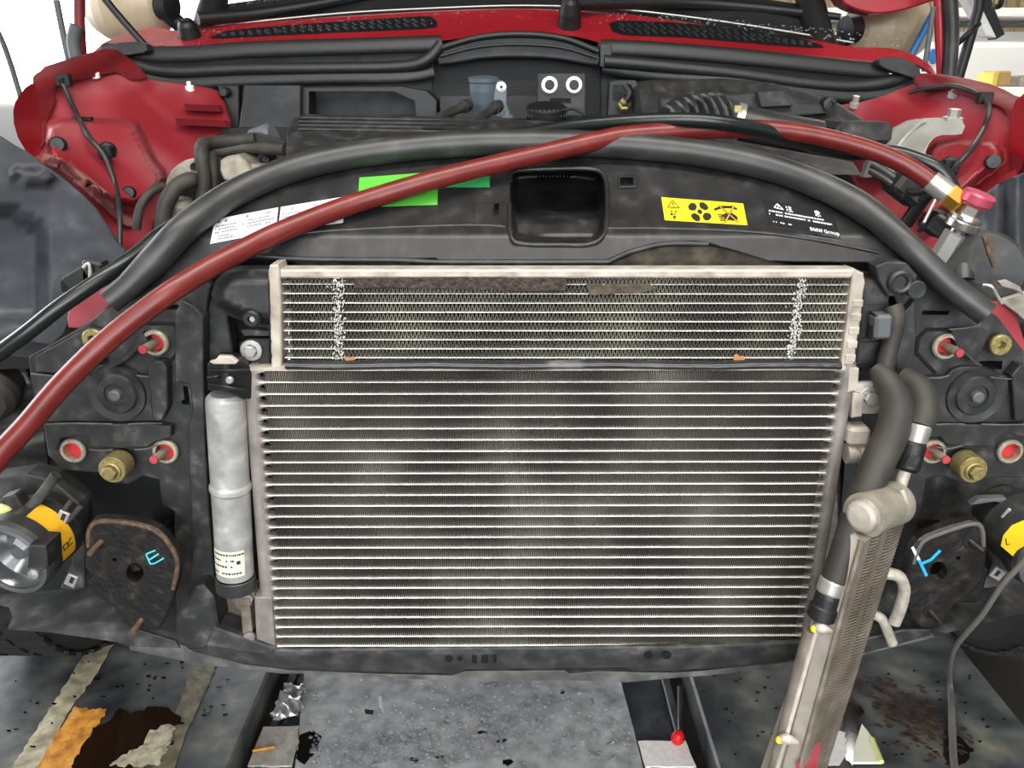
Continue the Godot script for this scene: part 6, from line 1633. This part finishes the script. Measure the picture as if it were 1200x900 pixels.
# ------------------------------------------------------------------ fog lamps, bumper mounts, splash guards
func lights_and_mounts() -> void:
	# bumper mount plates
	for side in 2:
		var t: Node3D
		var out: PackedVector2Array
		if side == 0:
			t = thing("bumper_mount", "rust-edged black steel bumper mount chalked with a pale blue letter E", "mount plate", P(155, 740, 0.03), "steel bumper mounts")
			out = soft(poly([99, 640, 100, 622, 106, 612, 120, 608, 160, 612, 186, 621, 203, 640, 211, 662, 204, 696, 190, 733, 180, 740, 162, 735, 148, 722, 128, 706, 116, 703, 105, 688, 101, 680, 107, 674, 100, 666]), 2)
			plate("mount_plate", out, 0.041, 0.012, M.mount_steel, t, "", [ring(158, 671, 10, 11, 24), ring(134, 656, 2.8, 2.4, 10)], 0.0, 2.2)
			hose("rolled_edge", [104, 640, 0.041, 105, 622, 0.041, 118, 611, 0.041, 160, 615, 0.041, 185, 624, 0.041, 201, 642, 0.041, 208, 662, 0.041, 203, 690, 0.041], 0.0026, M.rusty, t, "rusty worn edge", 8)
			for q in [[119, 634, -0.35, -0.35], [166, 726, -0.25, -0.35]]:
				var c := P(q[0], q[1], 0.0405)
				turned("stud_hole", c, Vector3.BACK, [[0.009, 0.0], [0.009, 0.001], [0.006, 0.0014], [0.0, 0.001]], M.void_black, t)
				turned("stud", c, Vector3(q[2], q[3], 1), [[0.0, -0.01], [0.0032, -0.01], [0.0032, 0.02], [0.0, 0.021]], M.rusty, t, "", 10)
			var ch := MB.new()
			var zc := func(u, v): return 0.0418
			for q in [[171, 649, 176, 661], [172, 649, 182, 645], [175, 656, 186, 649], [176, 661, 182, 660], [182, 660, 192, 654]]:
				var a := Vector2(q[0], q[1]); var e := Vector2(q[2], q[3])
				var nn := (e - a).normalized().orthogonal() * 0.9
				add_plate(ch, PackedVector2Array([a + nn, e + nn, e - nn, a - nn]), zc, 0.0, [], 0.0, 0.0)
			obj("chalk_letter", ch, M.chalk_cyan, t, "pale blue chalk letter E")
		else:
			t = thing("bumper_mount", "dusty black steel bumper mount chalked with a blue letter Y", "mount plate", P(1110, 735, 0.03), "steel bumper mounts")
			out = soft(poly([1063, 690, 1066, 655, 1076, 633, 1100, 621, 1138, 610, 1150, 613, 1156, 626, 1155, 668, 1150, 682, 1137, 696, 1118, 711, 1100, 734, 1082, 736, 1068, 722]), 2)
			plate("mount_plate", out, 0.041, 0.012, M.mount_steel, t, "", [ring(1100, 669, 10, 11, 24), ring(1123, 654, 2.8, 2.4, 10)], 0.0, 2.2)
			hose("rolled_edge", [1070, 660, 0.039, 1080, 636, 0.04, 1102, 625, 0.04, 1138, 614, 0.04, 1150, 619, 0.04, 1152, 640, 0.04], 0.0028, M.cable_grey, t, "dusty worn edge", 8)
			for q in [[1137, 634, 0.5, -0.3], [1090, 716, 0.3, -0.3]]:
				var c := P(q[0], q[1], 0.0405)
				turned("stud_hole", c, Vector3.BACK, [[0.0085, 0.0], [0.0085, 0.001], [0.006, 0.0014], [0.0, 0.001]], M.void_black, t)
				turned("stud", c, Vector3(q[2], q[3], 1), [[0.0, -0.01], [0.0035, -0.01], [0.0035, 0.018], [0.0, 0.019]], M.mount_steel, t, "", 10)
			for k in 2:
				var ch := MB.new()
				for q in ([[1069, 641, 1077, 656]] if k == 0 else [[1077, 656, 1086, 675], [1079, 661, 1091, 656], [1091, 656, 1102, 645]]):
					var a := Vector2(q[0], q[1]); var e := Vector2(q[2], q[3])
					var nn := (e - a).normalized().orthogonal() * 1.7
					add_plate(ch, PackedVector2Array([a + nn, e + nn, e - nn, a - nn]), func(u, v): return 0.0418, 0.0, [], 0.0, 0.0)
				obj("chalk_stroke", ch, M.chalk_white if k == 0 else M.chalk_blue, t)
		# crash box stub that carries the plate
		var cx := 168.0 if side == 0 else 1104.0
		block("crash_box", P(cx, 655, -0.05), Vector3(0.045, 0.05, 0.12), M.mount_steel, t)
	# fog lamps
	for side in 2:
		var sx := -1.0 if side == 0 else 1.0
		var c := P(13, 655, 0.05) if side == 0 else P(1236, 651, 0.05)
		var t := thing("fog_lamp", "round clear fog lamp with a yellow R label beside the letter E mount" if side == 0 else "black fog lamp body with a yellow L label beside the letter Y mount", "fog lamp", c + Vector3(0, -0.05, -0.04), "front fog lamps")
		var ax := Vector3(sx * 0.16, -0.12, 1)
		turned("housing", c, ax, [[0.0, -0.1], [0.0299, -0.095], [0.0374, -0.075], [0.0426, -0.06], [0.0426, -0.022], [0.0458, -0.02], [0.0458, -0.006], [0.0430, 0.0]], M.plastic, t, "", 36)
		turned("bezel_ring", c, ax, [[0.0435, -0.004], [0.0435, 0.004], [0.0401, 0.006], [0.0393, 0.002]], M.grey_plastic, t, "", 36)
		turned("reflector", c, ax, [[0.0393, 0.0], [0.0337, -0.014], [0.0243, -0.026], [0.0112, -0.033], [0.0, -0.034]], M.reflector, t, "bright bowl reflector", 36)
		turned("bulb_shield", c, ax, [[0.0, -0.034], [0.0102, -0.032], [0.0102, -0.014], [0.0075, -0.009], [0.0, -0.008]], M.grey_plastic, t, "", 20)
		turned("lens", c, ax, [[0.0407, 0.001], [0.0404, 0.004], [0.0337, 0.0085], [0.0206, 0.0125], [0.0, 0.014]], M.lens_glass, t, "clear domed lens", 36)
		if side == 0:
			plate("lens_bracket", [34, 639, 54, 640, 56, 665, 52, 668, 32, 666], 0.068, 0.03, M.plastic, t, "", [], 0.0, 1.4)
			turned("screw", P(41, 671, 0.066), Vector3.BACK, [[0.0055, 0.0], [0.0055, 0.004], [0.0, 0.005]], M.steel, t)
			var u0 := ax.normalized().cross(Vector3.UP).normalized()
			if u0.x < 0: u0 = -u0
			var w0 := u0.cross(ax.normalized())
			if w0.y < 0: w0 = -w0
			var on_drum := func(s: float, w: float) -> Vector3:   # s runs round the drum, w along it
				var an := lerpf(1.25, -0.45, s)
				return c + ax.normalized() * lerpf(-0.046, -0.022, w) + (u0 * cos(an) + w0 * sin(an)) * 0.0434
			var rows := []
			for i in 5:
				var row := []
				for j in 13: row.append(on_drum.call(j / 12.0, i / 4.0))
				rows.append(row)
			var g := MB.new(); g.grid(rows)
			var lb := obj("label", g, M.orange_label, t, "yellow label with a letter R")
			g = MB.new()
			for q in [[0.8, 0.2, 0.8, 0.8], [0.8, 0.8, 0.72, 0.8], [0.72, 0.8, 0.72, 0.5], [0.72, 0.5, 0.8, 0.5], [0.76, 0.5, 0.70, 0.2]]:
				g.tube([on_drum.call(q[0], q[1]), on_drum.call(q[2], q[3])], 0.0007, 6, true, 1)
			obj("letter", g, M.ink, lb)
			plate("bracket", soft(poly([-10, 562, 30, 556, 60, 562, 92, 590, 98, 640, 98, 690, 86, 692, 70, 690, 84, 660, 82, 640, 70, 620, 50, 612, -10, 625]), 1), -0.02, 0.03, M.dusty_plastic, t, "grey-black mounting bracket", [], 0.0, 2.0)
			for q in [[[-4, 618, 0.0, 20, 604, 0.012, 40, 590, 0.014, 66, 556, 0.008], 0.006], [[62, 612, 0.01, 74, 600, 0.012, 84, 586, 0.012], 0.003], [[70, 620, 0.01, 84, 606, 0.012, 94, 594, 0.012], 0.003]]:
				hose("bracket_rib", q[0], q[1], M.dusty_plastic, t, "", 8)
			turned("cap", P(34, 612, 0.02), Vector3(0.1, 0.8, 0.6), [[0.011, -0.01], [0.0115, 0.003], [0.010, 0.005], [0.0, 0.005]], M.plastic, t)
			block("cube_cap", P(19, 588, 0.01), Vector3(0.02, 0.022, 0.02), M.plastic, t, "", Basis(Vector3.BACK, 0.3))
			for q in [[74, 606], [84, 680]]:
				block("spring_clip", P(q[0], q[1], 0.014), Vector3(0.012, 0.016, 0.004), M.bolt_metal, t, "bright spring clip", Basis(Vector3.BACK, -0.5), 0.001)
				block("clip_slot", P(q[0], q[1], 0.0165), Vector3(0.004, 0.008, 0.001), M.ink, t, "", Basis(Vector3.BACK, -0.5), 0.0)
			turned("adjuster", P(4, 603, 0.02), Vector3(0.2, 0.1, 1), [[0.0, 0.0], [0.013, 0.0], [0.0125, 0.006], [0.006, 0.007], [0.006, 0.014], [0.0, 0.014]], M.lime_plastic, t, "pale yellow-green toothed adjuster", 22, true)
		else:
			var lq := poly([1173, 640, 1176, 628, 1186, 616, 1200, 610, 1210, 610, 1212, 650, 1193, 657])
			var lzf := func(u, v): return 0.046 + 0.0004 * (u - 1173)
			var lb := plate("label", soft(lq, 1), lzf, 0.001, M.yellow_label, t, "yellow label with a letter L", [], 0.0, 0.2)
			var g := MB.new()
			add_letters(g, "L", poly([1178, 631, 1183, 630, 1184, 638, 1179, 639]), 0, 0, 1, 1, func(u, v): return lzf.call(u, v) + 0.0012, false)
			obj("letter", g, M.ink, lb)
			plate("bracket", soft(poly([1157, 640, 1160, 600, 1172, 590, 1215, 588, 1215, 682, 1175, 681, 1158, 678, 1164, 660]), 1), -0.02, 0.03, M.dusty_plastic, t, "grey-black mounting bracket", [], 0.0, 2.0)
			for q in [[1183, 604], [1169, 672]]:
				block("spring_clip", P(q[0], q[1], 0.014), Vector3(0.014, 0.014, 0.004), M.bolt_metal, t, "bright spring clip", Basis(Vector3.BACK, -0.5), 0.001)
				block("clip_slot", P(q[0], q[1], 0.0165), Vector3(0.004, 0.007, 0.001), M.ink, t, "", Basis(Vector3.BACK, -0.5), 0.0)
	# splash guards and the crinkled panel edges behind the lamps
	var gz := func(u, v): return 0.01 - maxf(0.0, 738.0 - v) * 0.0016
	tag(plate("splash_guard", soft(poly([-20, 700, 60, 694, 110, 690, 132, 712, 154, 736, 206, 752, 210, 760, 152, 758, 136, 753, 60, 742, 8, 738, 14, 724, 10, 712, -20, 706]), 1), gz, 0.004, M.dusty_plastic, null, "", [], 9.0, 1.0), "dusty grey plastic splash guard below the clear fog lamp", "splash guard", "splash guards")
	tag(plate("splash_guard", soft(poly([1060, 738, 1090, 738, 1096, 728, 1120, 706, 1150, 692, 1215, 682, 1215, 714, 1150, 732, 1108, 743, 1096, 737, 1064, 752]), 1), gz, 0.004, M.dusty_plastic, null, "", [], 9.0, 1.0), "dusty grey plastic splash guard crossed by the dangling grey cable", "splash guard", "splash guards")
	tag(plate("lower_stay", soft(poly([1000, 752, 1060, 738, 1090, 738, 1092, 745, 1012, 766]), 1), 0.012, 0.02, M.plastic, null, "", [], 0.0, 1.5), "black flat bracket below the chalky white bent pipes", "bracket")
	var pz := func(u, v): return -0.09 + 0.02 * sin(v * 0.11 + u * 0.03)
	tag(plate("creased_panel", soft(poly([-20, 440, 30, 438, 44, 470, 52, 510, 56, 545, 30, 556, -20, 562]), 1), pz, 0.004, M.dusty_plastic, null, "", [], 8.0, 1.0), "creased dusty grey panel behind the red hose's lower end", "panel")
	var t := thing("lamp_socket", "dark rounded plastic socket at the end of the creased dusty panel", "socket", P(8, 470, -0.05))
	turned("socket", P(-4, 450, -0.08), Vector3(0.35, -0.15, 1), [[0.0, 0.0], [0.03, 0.0], [0.03, 0.03], [0.026, 0.045], [0.018, 0.055], [0.0, 0.06]], M.hose_rubber, t)
	tag(plate("headlamp_tray", [-20, 412, 33, 418, 36, 432, -20, 434], -0.05, 0.05, M.dark_plastic, null, "", [], 0.0, 1.0), "black slotted tray under the wheel arch liner", "tray")
	plate("creased_trim", soft(poly([1138, 592, 1148, 585, 1176, 584, 1212, 590, 1212, 596, 1166, 588]), 1), 0.0, 0.01, M.grey_plastic, null, "", [], 0.0, 0.8)
	tag(get_child(get_child_count() - 1), "thin grey pointed trim piece above the letter L fog lamp", "trim piece")
	# clips by the rail ends
	t = thing("headlamp_clip", "black broken headlamp clip on the wheel arch liner", "clip", P(100, 345, -0.06))
	block("clip_body", P(96, 326, -0.06), Vector3(0.03, 0.022, 0.02), M.dark_plastic, t, "", Basis(Vector3.BACK, 0.5))
	block("clip_body", P(112, 318, -0.06), Vector3(0.022, 0.026, 0.02), M.dark_plastic, t, "", Basis(Vector3.BACK, -0.2))
	plate("clip_mouth", [70, 330, 78, 325, 98, 324, 102, 336, 86, 342, 72, 342], -0.068, 0.02, M.void_black, t)
	hose("clip_wire", [98, 314, -0.045, 104, 309, -0.045, 106, 322, -0.045, 103, 332, -0.045], 0.002, M.steel, t, "", 6)
	turned("metal_pin", P(128, 338, -0.055), Vector3(0.1, 1, 0.2), [[0.0, 0.0], [0.004, 0.0], [0.005, 0.014], [0.003, 0.018], [0.0, 0.018]], M.steel, t)
	t = thing("horn_disc", "dark disc with a rusty brown blade edge beneath the pink coupler", "horn", P(1150, 345, -0.1))
	turned("disc", P(1148, 318, -0.13), Vector3(-0.5, 0.1, 1), [[0.0, 0.0], [0.045, 0.0], [0.048, 0.004], [0.045, 0.012], [0.03, 0.016], [0.012, 0.02], [0.0, 0.02]], M.plastic, t, "", 32)
	plate("blade", soft(poly([1152, 278, 1157, 277, 1164, 292, 1168, 312, 1164, 314, 1158, 298]), 1), -0.08, 0.004, M.rusty, t, "rusty brown blade")
	hose("white_hook", [1152, 334, -0.06, 1162, 336, -0.055, 1168, 346, -0.055, 1174, 356, -0.055], 0.0022, M.steel, t, "", 6)
	plate("bright_tab", soft(poly([1170, 330, 1180, 328, 1196, 336, 1200, 346, 1190, 340, 1174, 336]), 1), -0.05, 0.004, M.header_metal, t)
	plate("grey_plate", [1172, 352, 1208, 340, 1208, 382, 1190, 366, 1176, 356], -0.09, 0.006, M.cast_metal, t)
	hose("cable", [1098, 262, -0.2, 1120, 280, -0.16, 1128, 300, -0.14, 1130, 330, -0.12], 0.012, M.rubber, t, "", 10)

# ------------------------------------------------------------------ litter on the floor
func litter() -> void:
	rng.seed = 61
	# crumpled foil
	var rows := []
	for i in 9:
		var row := []
		for j in 7:
			var k := i / 8.0
			var u := lerpf(lerpf(332, 355, 1.0 - k) , lerpf(358, 352, k), j / 6.0) if false else lerpf(lerpf(333, 318, k), lerpf(359, 352, k), j / 6.0)
			var p := on_level(u, lerpf(811, 852, k), -0.045)
			row.append(p + Vector3(rng.randf_range(-0.004, 0.004), 0.008 + rng.randf_range(0.0, 0.016), 0))
		rows.append(row)
	var b := MB.new(); b.grid(rows, 0.0015)
	tag(obj("foil_scrap", b, M.foil), "crumpled shiny foil scrap beside the wet cover plate", "foil")
	flat("cardboard_scrap", ragged(poly([308, 852, 350, 850, 349, 870, 342, 897, 290, 897, 300, 872]), 0.6, 6, 4), -0.038, 0.004, M.cardboard)
	tag(get_child(get_child_count() - 1), "grey-brown cardboard scrap lying below the crumpled foil", "cardboard")
	b = MB.new()
	b.tube([on_level(296, 880, -0.034), on_level(322, 875, -0.034)], 0.0025, 6)
	tag(obj("rusty_wire", b, M.rust_stain), "short rusty wire lying on the cardboard scrap", "wire")
	flat("paper_sheet", ragged(poly([748, 868, 803, 868, 816, 898, 756, 898]), 0.5, 8, 3), -0.036, 0.003, M.paper)
	tag(get_child(get_child_count() - 1), "white paper sheet under the small red cap", "paper")
	var c := on_level(793, 868, -0.033)
	var t := thing("red_cap", "small glossy red plastic cap at the paper sheet's edge", "cap", c)
	turned("cap", c, Vector3(0.1, 1, 0.2), [[0.0, 0.0], [0.009, 0.0], [0.0105, 0.004], [0.0095, 0.012], [0.006, 0.019], [0.0, 0.021]], M.red_plastic, t, "", 12, true)
	b = MB.new()
	b.tube([on_level(797, 806, -0.02), on_level(797, 850, -0.025), c + Vector3(0.004, 0.012, 0)], 0.005, 8)
	tag(obj("black_rod", b, M.dark_plastic), "thin black rod standing out of the floor gap by the red cap", "rod")
	flat("paper_triangle", poly([1010, 848, 1024, 866, 1034, 893, 1000, 893, 1003, 870]), 0.006, 0.004, M.cream_plastic)
	tag(get_child(get_child_count() - 1), "cream triangular paper scrap on the ramp beside the hanging cooler", "paper scrap")
	b = MB.new()
	b.tube([on_level(1022, 866, 0.008), on_level(1033, 893, 0.008)], 0.004, 8)
	tag(obj("foam_bead", b, M.lime_plastic), "pale yellow-green bead along the cream triangular scrap", "bead")
	flat("tape_scrap", ragged(poly([976, 854, 990, 858, 992, 880, 984, 897, 972, 897, 968, 876]), 1.0, 4, 6), 0.002, 0.001, M.paper)
	tag(get_child(get_child_count() - 1), "pale torn scrap half hidden behind the hanging cooler", "paper scrap")
	# dangling cable
	b = MB.new()
	b.tube([P(1215, 640, 0.085), P(1196, 662, 0.085), P(1174, 686, 0.08), P(1150, 722, 0.07), P(1124, 752, 0.05), P(1114, 772, 0.0), on_level(1113, 795, 0.04), on_level(1115, 830, 0.02), on_level(1116, 862, 0.01), on_level(1118, 895, 0.006), on_level(1124, 930, 0.006), on_level(1150, 990, 0.006)], [0.0032, 0.0032, 0.003, 0.003, 0.003, 0.0034, 0.004, 0.0052, 0.0056, 0.0056, 0.0056, 0.0056], 10)
	tag(obj("dangling_cable", b, M.cable_grey), "thin grey cable dangling from the fog lamp down to the ramp", "cable")
